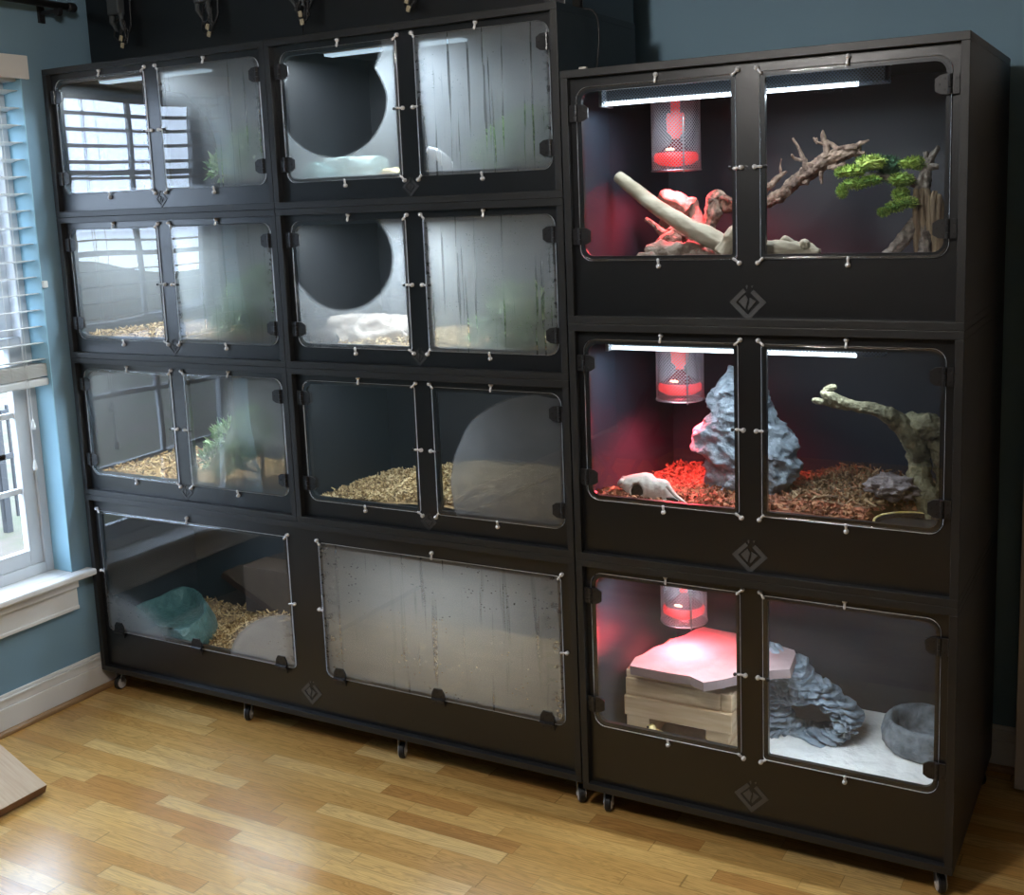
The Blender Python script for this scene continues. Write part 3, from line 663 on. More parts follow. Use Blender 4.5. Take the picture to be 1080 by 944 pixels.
def enclosure(name, label, x0, z0, w_, h, yb, dep, doors, fogs, group, emb, em_mat, logo_z, clear=('clear', 'clear'), bulge=(0, 0), big=False):
    t = .018; r = thing(name, label, 'enclosure', (x0+w_/2, yb, z0), group); x1 = x0+w_-.0006; z1 = z0+h-.0006; x0 += .0006
    bm = bmesh.new(); yk = yb+dep
    box(bm, (x0, yb, z0), (x1, yk, z0+t)); box(bm, (x0, yb, z1-t), (x1, yk, z1)); box(bm, (x0, yb, z0+t), (x0+t, yk, z1-t)); box(bm, (x1-t, yb, z0+t), (x1, yk, z1-t))
    obj('cabinet_frame', bm, M['black_edge'], r, bevel=.001)
    mi_ = M['black_in' if dep > .5 else 'black_in2']
    obj('back_panel', B((x0+t, yk-.012, z0+t), (x1-t, yk-.002, z1-t)), mi_, r)
    q = .0012
    obj('side_liner', B((x0+t, yb+.031, z0+t), (x0+t+q, yk-.012, z1-t)), mi_, r); obj('side_liner', B((x1-t-q, yb+.031, z0+t), (x1-t, yk-.012, z1-t)), mi_, r)
    yp = yb+.018; ins = .011
    holes = []
    for (a, c, b, d, rad) in doors: holes.append(rrect(a+ins, c+ins, b-ins, d-ins, [max(k-ins*.6, .004) for k in rad], 5)[::-1])
    bm = bmesh.new(); plate(bm, [[(x0+t, z0+t), (x1-t, z0+t), (x1-t, z1-t), (x0+t, z1-t)]]+holes, yp, yp+.012); obj('front_panel', bm, M['black'], r)
    yd = yp-.0052
    for k, (a, c, b, d, rad) in enumerate(doors):
        p = pane(r, a, c, b, d, rad, yd, fogs[k], clear[k], bulge[k])
        if big:
            for f_ in (.065, .5, .935): inst('hinge', HINGE, (a+(b-a)*f_, yd, c+.002), PI/2, p, 1.05)
            L_ = [((a-.004, d+.006), -PI/4), (((a+b)/2, d+.016), -PI/2), ((b+.004, d+.006), -3*PI/4), ((a-.012, (c+d)/2), 0), ((b+.012, (c+d)/2), PI)]
        else:
            out_left = (k == 0); xe = a if out_left else b; s_ = 1 if out_left else -1
            for f_ in (.145, .855): inst('hinge', HINGE, (xe+.002*s_, yd, d-(d-c)*f_), 0 if out_left else PI, p)
            xi = b if out_left else a; s2 = 1 if out_left else -1
            L_ = [(((a+b)/2+.008*s2, d+.014), -PI/2), (((a+b)/2+.006*s2, c-.014), PI/2),
                  ((xi+.006*s2, d+.008), -3*PI/4 if out_left else -PI/4), ((xi+.006*s2, c-.008), 3*PI/4 if out_left else PI/4), ((xi+.012*s2, (c+d)/2), PI if out_left else 0)]
            inst('door_bumper', BUMP, (xi-.013*s2, yd, (c+d)/2), 0, p)
        for (lx, lz), an in L_: inst('turn_latch', LATCH, (lx, yp, lz), an+random.uniform(-.12, .12), r)
    emblem((x0+w_/2 if emb is None else emb, yp, logo_z), .040 if big else .026 if h < .5 else .043, em_mat, r)
    return r
def caster(parent, x, y, ztop, ang, s=1):
    bm = bmesh.new(); R0 = .024*s
    box(bm, (-.022, -.022, ztop-.0025), (.022, .022, ztop)); lathe(bm, (0, 0, 0), [(.014, ztop-.0025), (.014, ztop-.010), (.006, ztop-.012)], 14)
    for s_ in (-1, 1):
        v = [(-.010, ztop-.010), (.012, ztop-.010), (.020, R0+.006), (.014, R0-.004), (.004, R0+.004)]
        b2 = bmesh.new(); plate(b2, [v], s_*.0115-.001, s_*.0115+.001); me = D.meshes.new('t'); b2.to_mesh(me); b2.free(); bm.from_mesh(me); D.meshes.remove(me)
    o = D.objects.new('caster', None); C.objects.link(o); o.parent = parent; o.location = Vector((x, y, 0))-wloc(parent); o.rotation_euler = (0, 0, ang)
    def ch(nm, b_, m_, sm_=False):
        me = D.meshes.new(nm); bmesh.ops.recalc_face_normals(b_, faces=b_.faces[:]); b_.to_mesh(me); b_.free(); me.materials.append(m_); q = D.objects.new(nm, me); C.objects.link(q); q.parent = o
        if sm_: me.polygons.foreach_set('use_smooth', [True]*len(me.polygons))
        return q
    ch('fork', bm, M['steel'])
    bm = bmesh.new(); lathe(bm, (0, 0, 0), [(.008, -.009), (.019*s, -.009), (.024*s, -.006), (.024*s, .006), (.019*s, .009), (.008, .009)], 20)
    bmesh.ops.rotate(bm, verts=bm.verts, cent=(0, 0, 0), matrix=Matrix.Rotation(PI/2, 3, 'X')); bmesh.ops.translate(bm, verts=bm.verts, vec=(.012, 0, R0)); ch('wheel', bm, M['rubber'])
    bm = bmesh.new(); lathe(bm, (0, 0, 0), [(.0001, -.014), (.005, -.0135), (.006, -.011), (.014, -.0095), (.018, -.010), (.018, .010), (.014, .0095), (.006, .011), (.005, .0135), (.0001, .014)], 18)
    bmesh.ops.rotate(bm, verts=bm.verts, cent=(0, 0, 0), matrix=Matrix.Rotation(PI/2, 3, 'X')); bmesh.ops.translate(bm, verts=bm.verts, vec=(.012, 0, R0)); ch('hub', bm, M['chrome'])

# ---- level heights
ZA = [.073, .6868, 1.1440, 1.5933, 2.0523]; WA = .911
RO, RI = .030, .009
def two(x0, z1, wL, h, gap, top, lx, ro=RO, ri=RI):
    zt = z1-top; zb = zt-h
    return [(x0+lx, zb, x0+lx+wL, zt, [ro, ri, ri, ro]), (x0+lx+wL+gap, zb, x0+lx+2*wL+gap, zt, [ri, ro, ro, ri])]
GA = 'stacked small enclosures of the left cabinet'
fogA = {
 'A1': (None, fog_mat('condensation_top_left', .58, [(.02, .20, .50, .60, 'clear', .3)], .35, .3, (.50, .54, .58), spots=.3, seed=1)),
 'A2': (fog_mat('light_haze_second_left', .16, (), 0, .5, (.6, .64, .66), seed=2), fog_mat('condensation_second_left', .46, (), .2, .3, (.52, .57, .60), spots=.3, seed=3)),
 'A3': (None, fog_mat('condensation_third_left', .46, [(.05, 1.0, .42, .75, 'clear', .2)], 0, .3, (.52, .55, .56), seed=4)),
 'C1': (fog_mat('condensation_around_clear_oval', .42, [(.44, .58, .46, .40, 'clear', .03), (.45, .95, .42, .30, 'clear', .05)], 0, .35, (.48, .52, .55), seed=5), fog_mat('streaked_condensation', .54, [(.0, .1, .06, .4, 'clear', .5)], .75, .4, (.52, .56, .60), spots=.4, seed=6)),
 'C2': (fog_mat('condensation_round_oval_third', .38, [(.42, .72, .46, .42, 'clear', .05)], 0, .3, (.50, .53, .56), seed=8), fog_mat('streaked_condensation_second', .50, (), .55, .4, (.55, .57, .58), spots=.5, seed=9)),
 'C3': (None, fog_mat('condensation_arch', .02, [(.84, .22, .72, .76, 'fog', .02)], 0, .3, (.30, .31, .33), seed=11)),
}
encl = {}
LAB = {
 'A1': 'small black two-door enclosure, topmost of the far left column, mirroring the bright window blind',
 'A2': 'small two-door enclosure, second from top in the far left column, hazy with a green plant',
 'A3': 'small two-door enclosure, third from top in the far left column, mirroring the window frame',
 'C1': 'small two-door enclosure, topmost of the middle column, streaked condensation on its right door',
 'C2': 'small two-door enclosure, second from top in the middle column, beige rock hide inside',
 'C3': 'small two-door enclosure, third from top in the middle column, tan wood chips inside'}
for ci, (col, x0) in enumerate((('A', 0.0), ('C', WA))):
    for k in range(3):
        z0, z1 = ZA[3-k], ZA[4-k]; key = col+str(k+1)
        ds = two(x0, z1, .391, .353, .056, .0365, .0375+.004*ci)
        cl = ('clear_w', 'clear_w') if col == 'A' else (('clear_w', 'clear') if k < 3 else ('clear', 'clear'))
        encl[key] = enclosure('reptile_enclosure', LAB[key], x0, z0, WA, z1-z0, 0, .458, ds, fogA[key], GA, x0+.4545, M['emblem'], z0+.044, cl, (0, 0))
# wide base enclosure
fD = (fog_mat('residue_bottom_corners', .0, [(-.06, -.10, .40, .42, 'fog', .22), (1.02, -.10, .36, .50, 'fog', .06)], 0, .35, (.60, .60, .62), spots=.5, seed=13),
      fog_mat('heavy_condensation_bottom', .56, (), .22, .35, (.43, .40, .37), spots=.9, seed=15))
ds = [(.042, .217, .853, .631, [.022, .014, .006, .006]), (.972, .215, 1.772, .627, [.022, .022, .014, .014])]
encl['D'] = enclosure('wide_reptile_enclosure', 'wide black bottom enclosure of the left cabinet on casters, right door fully fogged', 0, ZA[0], 2*WA, ZA[1]-ZA[0], 0, .458, ds, fD, None, .905, M['emblem2'], .151, ('clear_w', 'clear'), (0, 0), big=True)
for x in (.045, .62, 1.215, 1.795): caster(encl['D'], x, .045, ZA[0], -PI*.40+random.uniform(-.3, .3), .95)
for x in (.045, .62, 1.215, 1.795): caster(encl['D'], x, .41, ZA[0], PI*.3)
# right stack
ZB = [.0644, .6900, 1.2889, 1.8902]; XB = 1.8296; WB = .9215; YBo = -.010; DB = .63
GB = 'three tall enclosures of the right cabinet'
LB = ['tall black enclosure at the bottom of the right stack on casters, white sand inside', 'tall black enclosure in the middle of the right stack with skull and bark chips', 'tall black enclosure on top of the right stack with pine tree and driftwood inside']
fogB = [(fog_mat('faint_haze_bottom_right_cabinet', .02, (), 0, .6, (.5, .5, .52), seed=21), fog_mat('faint_haze_bottom_right_cabinet_two', .02, (), 0, .6, (.5, .5, .52), seed=22)), (None, None), (None, None)]
for k in range(3):
    z0, z1 = ZB[k], ZB[k+1]; zt = (.654, 1.249, 1.849)[k]; zb = (.243, .845, 1.440)[k]
    ds = [(1.864, zb, 2.258, zt, [.030, .009, .009, .030]), (2.313, zb, 2.714, zt, [.009, .030, .030, .009])]
    encl['B%d' % k] = enclosure('tall_reptile_enclosure', LB[k], XB, z0, WB, z1-z0, YBo, DB, ds, fogB[k], GB, 2.282, M['emblem2'], (.140, .746, 1.343)[k], ('clear', 'clear'))
for x, a in ((1.885, -PI*.42), (2.715, -PI*.35)):
    caster(encl['B0'], x, .035, ZB[0], a, .95); caster(encl['B0'], x, .57, ZB[0], a+.5, .95)
# upper black cabinet set back on top of the left stack
uc = thing('black_wall_cabinet', 'matte black cabinet set back on top of the left enclosure stack', 'cabinet', (.885, .2, ZA[4]))
bm = bmesh.new(); box(bm, (-.004, .205, ZA[4]+.0005), (1.79, .52, ZC-.015)); obj('cabinet_body', bm, M['ucab'] if 'ucab' in M else M['black'], uc, bevel=.001)
for xa in (-.002, .897): obj('cabinet_door', B((xa, .199, ZA[4]+.003), (xa+.889, .204, ZC-.02)), M['black'], uc, bevel=.001)
# hanging power adapters with looped cords
def bundle(u, v, s, label, kind, seed):
    rnd = random.Random(seed); Y = .165; c = atY(u, v, Y); r = thing('cord_bundle', label, 'cord', (c.x, Y, c.z), 'cords hanging above the left stack')
    if kind != 'loops':
        x, z = c.x-.02, c.z+.085*s
        bm = bmesh.new(); box(bm, (x-.026*s, Y-.014, z), (x+.026*s, Y+.014, z+.10*s)); obj('adapter_body', bm, M['grey_body'], r, bevel=.005)
        bm = bmesh.new()
        for sx_ in (-1, 1): tube(bm, [(x+sx_*.02*s, Y, z+.01), (x+sx_*.022*s, Y, z-.02*s), (x+sx_*.014*s+.012*s, Y, z-.05*s)], [.008*s, .008*s, .003*s], 8)
        obj('strap', bm, M['grey_body'], r)
    bm = bmesh.new()
    for k in range(5 if kind == 'loops' else 3):
        a = rnd.uniform(.010, .022)*s*(1.3 if kind == 'loops' else 1); hh = rnd.uniform(.05, .09)*s; ox = rnd.uniform(-.012, .012); pts = []
        for i in range(17):
            t = 2*PI*i/16; pts.append((c.x+ox+a*math.sin(t)+.006*math.sin(2*t+k), Y+rnd.uniform(-.006, .008), c.z+.035*s+hh*(.5-.5*math.cos(t))-.04*s))
        tube(bm, pts, .0028, 6, cap=False)
    tube(bm, [(c.x+.03*s, Y+.01, c.z+.30), (c.x+.034*s, Y+.01, c.z+.15), (c.x+.03*s, Y+.01, c.z+.05), (c.x+.01, Y, c.z)], .0028, 6)
    obj('cord_loops', bm, M['cord'], r, smooth=True)
    bm = bmesh.new()
    R_ = Matrix.Rotation(.35 if kind != 'band' else -.15, 3, 'Y')
    for k in range(2):
        b2 = bmesh.new(); box(b2, (-.006*s, -.003, -.008*s), (.006*s, .003, .009*s)); bmesh.ops.rotate(b2, verts=b2.verts, cent=(0, 0, 0), matrix=R_); bmesh.ops.translate(b2, verts=b2.verts, vec=(c.x+(.004 if k else 0)*s, Y-.008, c.z-.010*s*k*2.2+.012)); me = D.meshes.new('t'); b2.to_mesh(me); b2.free(); bm.from_mesh(me); D.meshes.remove(me)
    obj('tape_tag', bm, M['tan'], r, bevel=.002)
    return r
bundle(130, 45, 1.0, 'black cord bundle with tan tape hanging at far left above the stack', 'adapter', 1)
bundle(221, 33, 1.0, 'second cord bundle from the left, grey adapter and tan tape', 'adapter', 2)
bundle(319, 20, 1.0, 'third cord bundle from the left, fat black loops with a tan band', 'band', 3)
bundle(431, 6, 1.0, 'rightmost cord bundle, loose black loops above the middle column', 'loops', 4)
# cord from the top of the left stack down to the right stack
pc = thing('power_cord', 'thin black power cord dangling down the side of the left stack onto the right one', 'cord', (1.85, .2, ZB[3]))
P_ = [(1.70, .12, ZA[4]+.003), (1.79, .17, ZA[4]+.006), (1.829, .19, ZA[4]-.004), (1.836, .20, 2.0), (1.835, .19, 1.93), (1.84, .17, ZB[3]+.006), (1.86, .15, ZB[3]+.004)]
a, b = interp(P_, [.003]*len(P_), 6); bm = bmesh.new(); tube(bm, a, b, 8); obj('cord', bm, M['cord'], pc, smooth=True)
bm = bmesh.new(); box(bm, (1.856, .138, ZB[3]+.0005), (1.885, .152, ZB[3]+.010)); obj('plug', bm, M['tan'], pc, bevel=.002)
q = atY(616, 75, .02); bm = bmesh.new(); box(bm, (q.x-.010, .01, ZB[3]+.0002), (q.x+.010, .022, ZB[3]+.007)); tag(obj('cord_clip', bm, M['bone'], base=(q.x, .016, ZB[3]), bevel=.002), 'small cream clip lying on the left end of the right stack', 'clip')
q = atY(604, 4, .1)
ts = thing('timer_box', 'small dark timer box on the top right corner of the left stack', 'timer', (1.78, .08, ZA[4]))
obj('case', B((1.755, .06, ZA[4]+.0005), (1.815, .10, ZA[4]+.05)), M['hinge'], ts, bevel=.003)
obj('dial', B((1.77, .0585, ZA[4]+.012), (1.79, .061, ZA[4]+.03)), M['grey_body'], ts, bevel=.002)

# ================================================================ LIGHT FIXTURES
def strip_fixture(x0, x1, y0, y1, zb, zt, label, big, group, pw=1.0):
    r = thing('strip_light', label, 'light fixture', ((x0+x1)/2, (y0+y1)/2, zt), group)
    if big:
        o = obj('mesh_guard', B((x0, y0, zb+.006), (x1, y1, zt)), M['perf'], r); set_uv(o, lambda c: (c.x, c.z+c.y))
        obj('reflector', B((x0+.004, y0+.030, zb+.012), (x1-.004, y1-.004, zt-.001)), M['grey_body'], r)
        bm = bmesh.new(); tube(bm, [(x0+.01, y0+.018, zb+.008), (x1-.06, y0+.018, zb+.007)], .0052, 12); obj('tube_lamp', bm, M['led'], r, smooth=True)
        obj('end_bracket', B((x0, y0, zb), (x0+.008, y1, zt)), M['pvc'], r)
        area('lamp_light', ((x0+x1)/2-.02, (y0+y1)/2-.012, zb-.004), (0, 0, 0), x1-x0-.08, .016, LED_W, (.80, .91, 1), r)
    else:
        obj('housing', B((x0, y0, zb+.006), (x1, y1, zt)), M['pvc'], r, bevel=.002)
        obj('diffuser', B((x0+.004, y0+.002, zb), (x1-.004, y1-.002, zb+.006)), M['led_a'], r)
        area('lamp_light', ((x0+x1)/2, (y0+y1)/2, zb-.004), (0, 0, 0), x1-x0-.02, y1-y0, LED_A*pw, (.80, .92, 1), r)
    return r
for k, nm in enumerate(('bottom', 'middle', 'top')):
    strip_fixture(1.878-.02*k*0, 2.560, .10, .165, ZB[k+1]-.082, ZB[k+1]-.0195, 'long lit tube light with mesh guard on the roof of the %s right enclosure' % nm, True, 'tube lights of the right stack')
for key, x0 in (('A', 0), ('C', WA)):
    for k in range(3):
        zt = ZA[4-k]-.0195
        strip_fixture(x0+.10, x0+.56, .13, .17, zt-.022, zt, 'slim lit strip light under the roof of the %s enclosure, %s column' % (('top', 'second', 'third')[k], 'far left' if key == 'A' else 'middle'), False, 'strip lights of the left stack', .30 if key+str(k) == 'C2' else 1.0)
strip_fixture(.30, .70, .20, .24, ZA[1]-.042, ZA[1]-.0195, 'slim strip light under the roof of the wide bottom enclosure, left half', False, 'strip lights of the left stack', .22)
strip_fixture(1.12, 1.62, .20, .24, ZA[1]-.042, ZA[1]-.0195, 'slim strip light under the roof of the wide bottom enclosure, right half', False, 'strip lights of the left stack', .42)
def heat_lamp(x, y, zt, zb, label, pw=1.0):
    r = thing('caged_heat_lamp', label, 'heat lamp', (x, y, zt), 'red heat lamps of the right stack'); R0 = .063; seg = 40
    bm = bmesh.new(); uvl = bm.loops.layers.uv.new('UVMap')
    top = [bm.verts.new((x+R0*math.cos(2*PI*k/seg), y+R0*math.sin(2*PI*k/seg), zt)) for k in range(seg)]
    bot = [bm.verts.new((x+R0*math.cos(2*PI*k/seg), y+R0*math.sin(2*PI*k/seg), zb)) for k in range(seg)]
    for k in range(seg):
        f = bm.faces.new((top[k], top[(k+1) % seg], bot[(k+1) % seg], bot[k])); f.smooth = True
        for l, q in zip(f.loops, ((k, zt), (k+1, zt), (k+1, zb), (k, zb))): l[uvl].uv = (q[0]*2*PI*R0/seg, q[1])
    f = bm.faces.new(bot)
    for l in f.loops: l[uvl].uv = (l.vert.co.x, l.vert.co.y)
    o = obj('wire_cage', bm, M['cage'], r)
    bm = bmesh.new()
    for zz in (zb, zt-.004):
        tube(bm, [(x+R0*math.cos(2*PI*k/seg), y+R0*math.sin(2*PI*k/seg), zz) for k in range(seg+1)], .0022, 6, cap=False)
    obj('rim', bm, M['steel'], r, smooth=True)
    bm = bmesh.new(); a = -.9; tube(bm, [(x+R0*1.03*math.cos(a), y+R0*1.03*math.sin(a), min(zt, zb+.13)), (x+R0*1.03*math.cos(a), y+R0*1.03*math.sin(a), zb-.006)], .0022, 6); obj('door_rod', bm, M['steel'], r)
    zz = zb+.125
    bm = bmesh.new(); lathe(bm, (x, y, 0), [(.012, zt), (.012, zz+.02), (.021, zz+.018), (.024, zz+.006), (.022, zz-.022), (.023, zz-.028), (.012, zz-.036), (.010, zz-.048)], 20); obj('lamp_socket', bm, M['socket_glow'], r, smooth=True)
    bm = bmesh.new(); lathe(bm, (x, y, 0), [(.052, zb+.045), (.057, zb+.036), (.056, zb+.024), (.040, zb+.014), (.001, zb+.009)], 28); bl_ = obj('red_bulb', bm, M['bulb'], r, smooth=True)
    bm = bmesh.new(); lathe(bm, (x, y, 0), [(.010, zb+.080), (.014, zb+.070), (.034, zb+.055), (.052, zb+.045)], 28); obj('bulb_neck', bm, M['bulbdark'], bl_, smooth=True)
    bm = bmesh.new(); rock(bm, (x, y-.040, zb+.052), (.012, .004, .004), 1, .1, sub=2); obj('highlight_spot', bm, M['bulb_highlight'], r, smooth=True)  # glowing blob stands in for the bright highlight on the bulb
    l = D.lights.new('heat_light', 'SPOT'); l.energy = HEAT_W*8*pw; l.color = (1, .065, .085); l.spot_size = 2.75; l.spot_blend = .8; l.shadow_soft_size = .03
    lo = D.objects.new('heat_light', l); C.objects.link(lo); lo.parent = r; lo.location = Vector((x, y, zb-.006))-wloc(r)
    l = D.lights.new('heat_core_light', 'SPOT'); l.energy = HEAT_W*.09*pw; l.color = (1, .42, .22); l.spot_size = .95; l.spot_blend = 1; l.shadow_soft_size = .02
    lo = D.objects.new('heat_core_light', l); C.objects.link(lo); lo.parent = r; lo.location = Vector((x, y, zb-.007))-wloc(r)
for k, (zb, nm) in enumerate(((.446, 'bottom'), (1.058, 'middle'), (1.652, 'top'))):
    heat_lamp(1.997, .30, ZB[k+1]-.019, zb, 'round mesh cage with glowing red heat bulb in the %s right enclosure' % nm, (.60, .8, .8)[k])

# ================================================================ RIGHT STACK, TOP: logs, driftwood, pine
XI0, XI1 = XB+.021, XB+WB-.021; YI0, YI1 = YBo+.032, YBo+DB-.014
tag(obj('soil_layer', B((XI0, YI0, ZB[2]+.0185), (XI1, YI1, ZB[2]+.085)), M['soil'], base=((XI0+XI1)/2, .3, ZB[2]+.0185)), 'dark soil layer on the floor of the top right enclosure', 'soil', kind='stuff')
ZT = ZB[2]+.085
def single(name, bm, m, label, cat, group=None, smooth=True):
    lo = min((v.co for v in bm.verts), key=lambda c: c.z).copy()
    cx = sum(v.co.x for v in bm.verts)/len(bm.verts); cy = sum(v.co.y for v in bm.verts)/len(bm.verts)
    return tag(obj(name, bm, m, base=(cx, cy, lo.z), smooth=smooth), label, cat, group)
bm = bmesh.new(); pxbranch(bm, [(652, 186, .20, 6.5), (664, 196, .19, 7), (684, 212, .17, 8), (704, 226, .15, 8.5), (728, 240, .13, 9.5), (752, 252, .11, 10.5), (768, 262, .10, 11), (790, 282, .09, 12)], nz=.10, nscale=22, seed=3)
single('pale_log', bm, M['palelog'], 'pale stripped log leaning diagonally in the left half of the top right enclosure', 'log')
bm = bmesh.new(); pxbranch(bm, [(764, 268, .08, 10), (772, 252, .08, 9), (781, 246, .08, 9), (796, 262, .07, 11), (830, 264, .07, 10), (850, 265, .08, 9), (864, 268, .08, 6)], nz=.3, nscale=30, seed=5)
pxbranch(bm, [(822, 262, .07, 4), (829, 254, .07, 6), (836, 258, .07, 4)], nz=.3, seed=9); pxbranch(bm, [(846, 262, .07, 4), (849, 256, .07, 5), (851, 262, .07, 3)], nz=.3, seed=19)
single('knotty_log', bm, M['palelog'], 'pale knotty log lying along the front bottom of the top right enclosure', 'log')
bm = bmesh.new(); pxbranch(bm, [(697, 222, .34, 8), (706, 213, .33, 12), (718, 216, .32, 10), (727, 222, .32, 9)], nz=.45, nscale=35, seed=7); pxbranch(bm, [(722, 226, .33, 8), (729, 212, .33, 5), (733, 226, .33, 7), (740, 248, .30, 9), (750, 276, .28, 9)], nz=.3, seed=8)
pxbranch(bm, [(706, 216, .34, 9), (704, 240, .36, 8), (700, 285, .36, 9)], nz=.3, seed=18)
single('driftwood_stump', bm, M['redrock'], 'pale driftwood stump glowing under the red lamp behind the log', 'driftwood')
bm = bmesh.new(); pxbranch(bm, [(681, 231, .26, 2), (690, 237, .26, 2.5), (700, 246, .26, 4), (716, 246, .27, 9), (700, 262, .24, 9), (684, 276, .22, 6)], nz=.5, seed=11); pxbranch(bm, [(716, 246, .27, 8), (730, 250, .26, 7), (742, 262, .24, 6), (752, 282, .24, 6)], nz=.5, seed=12)
single('dark_root', bm, M['drift'], 'dark knotty root under the leaning pale log', 'root')
for k, (u, v, Y, sx_, sz_, sd) in enumerate(((712, 272, .14, .070, .048, 1), (690, 279, .12, .050, .030, 2), (738, 276, .13, .045, .035, 3))):
    c = atY(u, v, Y); bm = bmesh.new(); rock(bm, (c.x, Y, c.z-.02), (sx_, .055, sz_+.02), sd, .35, 1.7)
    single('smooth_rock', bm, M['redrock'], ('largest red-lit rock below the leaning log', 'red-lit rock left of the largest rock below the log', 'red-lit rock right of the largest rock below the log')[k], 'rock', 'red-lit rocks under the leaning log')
bm = bmesh.new(); pxbranch(bm, [(741, 268, .30, 6), (748, 240, .30, 7), (752, 222, .30, 9), (752, 208, .30, 5), (760, 206, .30, 5), (766, 218, .31, 6), (778, 214, .31, 7), (800, 214, .31, 8)], nz=.4, seed=14)
pxbranch(bm, [(758, 212, .30, 3), (764, 208, .29, 2.5), (776, 214, .28, 2)], nz=.3, seed=15)
pxbranch(bm, [(800, 216, .31, 6.5), (812, 212, .31, 7), (826, 203, .30, 6), (838, 192, .30, 6.5), (850, 183, .30, 7.5), (862, 174, .29, 7.5), (874, 167, .29, 6.5), (888, 163, .28, 6.5), (900, 159, .28, 5.5), (908, 158, .28, 3)], nz=.42, nscale=75, seed=16)
pxbranch(bm, [(830, 203, .31, 3.5), (842, 193, .31, 4), (856, 185, .30, 4), (870, 176, .30, 3.5), (884, 172, .29, 3)], nz=.5, nscale=80, seed=17)
pxbranch(bm, [(868, 166, .28, 3.5), (882, 160, .28, 4), (894, 156, .27, 3.5), (904, 155, .27, 2)], nz=.5, nscale=80, seed=27)
for q in ([(800, 206, .31, 6), (812, 196, .30, 5), (822, 186, .30, 4), (830, 181, .30, 1.5)], [(824, 186, .30, 2), (823, 175, .30, 1.3), (824, 167, .30, 1)],
          [(850, 180, .29, 4), (848, 169, .29, 4), (842, 155, .29, 1.8), (836, 146, .29, 1.6)], [(848, 170, .29, 3), (838, 167, .29, 2.2), (835, 163, .28, 1.6)],
          [(870, 166, .28, 5), (872, 156, .28, 5), (868, 144, .28, 4), (868, 137, .28, 1)], [(871, 152, .28, 3), (862, 150, .28, 2), (858, 145, .28, 1.4)], [(862, 152, .28, 2), (861, 145, .28, 1.3)], [(868, 148, .28, 3), (876, 152, .28, 3.5), (884, 158, .28, 3)],
          [(898, 158, .28, 5), (906, 152, .27, 3.5), (914, 149, .27, 2.4), (917, 148, .27, 1)], [(902, 162, .28, 4), (912, 161, .27, 2.5)],
          [(866, 180, .29, 4), (866, 190, .29, 2.4), (867, 194, .29, 1.6)], [(874, 176, .29, 4), (884, 176, .28, 4), (892, 172, .28, 3)], [(846, 190, .30, 4), (852, 192, .29, 4)], [(826, 206, .30, 4), (818, 212, .29, 4)]):
    pxbranch(bm, [(u_, v_, y_, r_*.72) for u_, v_, y_, r_ in q], nz=.45, n=5, seg=12, nscale=80, seed=q[0][0])
single('driftwood_branch', bm, M['drift'], 'large twisted brown driftwood branch reaching up to the right, top right enclosure', 'branch')
# pine tree ornament
pt = thing('pine_tree_ornament', 'artificial bonsai pine with bright green pads in the top right enclosure', 'tree ornament', tuple(Vector((atY(972, 268, .22).x, .22, ZT))))
bm = bmesh.new(); pxbranch(bm, [(930, 274, .18, 4), (944, 262, .19, 6), (956, 249, .20, 7), (966, 238, .21, 8), (974, 226, .22, 9), (975, 208, .22, 7), (974, 192, .22, 7), (978, 176, .22, 5), (984, 164, .22, 3.5), (990, 155, .21, 2)], nz=.45, nscale=60, seed=21)
pxbranch(bm, [(975, 285, .18, 7), (975, 262, .19, 6), (976, 245, .20, 6), (976, 226, .22, 8)], nz=.4, nscale=60, seed=22); pxbranch(bm, [(977, 178, .22, 4), (984, 176, .21, 3.5), (990, 176, .21, 2.5)], nz=.3, seed=23)
pxbranch(bm, [(978, 170, .22, 4), (976, 160, .22, 2.5)], nz=.3, seed=24)
pxbranch(bm, [(976, 200, .22, 5), (955, 190, .24, 4), (930, 186, .25, 3), (905, 184, .25, 2)], nz=.3, seed=25)
obj('trunk', bm, M['rockbark'], pt, smooth=True)
bm = bmesh.new()
for k in range(5):
    u0 = 968+k*6.0; pxbranch(bm, [(u0+2, 292, .20, 4.5), (u0, 245, .20, 4.5), (u0-1, 215, .20, 4.2), (u0-2+(k % 2)*2, 199+(k-1)**2*.8, .21, 2.8)], nz=.25, nscale=60, seed=30+k)
obj('bark_fan', bm, M['cork'], pt, smooth=True)
rnd = random.Random(5)
for (u, v, Y, ru, rv, dark) in ((899, 181, .20, 15, 6, 0), (886, 182, .20, 5, 4, 0), (918, 172, .22, 17, 8, 0), (938, 176, .26, 13, 11, 1), (902, 194, .19, 13, 5, 0), (918, 191, .20, 12, 4.5, 0), (888, 202, .18, 5, 7, 0), (962, 172, .22, 14, 6, 0), (972, 174, .22, 8, 5, 0), (951, 190, .20, 13, 7, 0), (950, 205, .20, 9, 7, 0), (944, 218, .18, 10, 5, 0), (956, 214, .18, 12, 5, 0), (932, 224, .18, 6, 3.5, 0), (926, 170, .27, 10, 6, 1), (940, 188, .27, 10, 5, 1)):
    c = atY(u, v, Y); a = px2m(c, ru); b_ = px2m(c, rv); V = []; F = []
    tufts(V, F, c, (a, a*.8, b_), int(380+260*ru/15), .007, .0013, rnd, .4)
    bm = bmesh.new(); rock(bm, c, (a*.85, a*.7, b_*.8), u, .5, 2.4, 3); me = D.meshes.new('t'); bm.to_mesh(me); bm.free(); n0 = len(V)
    V += [tuple(q.co) for q in me.vertices]; F += [tuple(i+n0 for i in p.vertices) for p in me.polygons]; D.meshes.remove(me)
    pydata('foliage_pad', V, F, M['needle_dark' if dark else 'needle'], pt)
c = atY(905, 270, .12); bm = bmesh.new(); box(bm, (2.50, .06, ZT+.0005), (2.70, .28, ZT+.045))
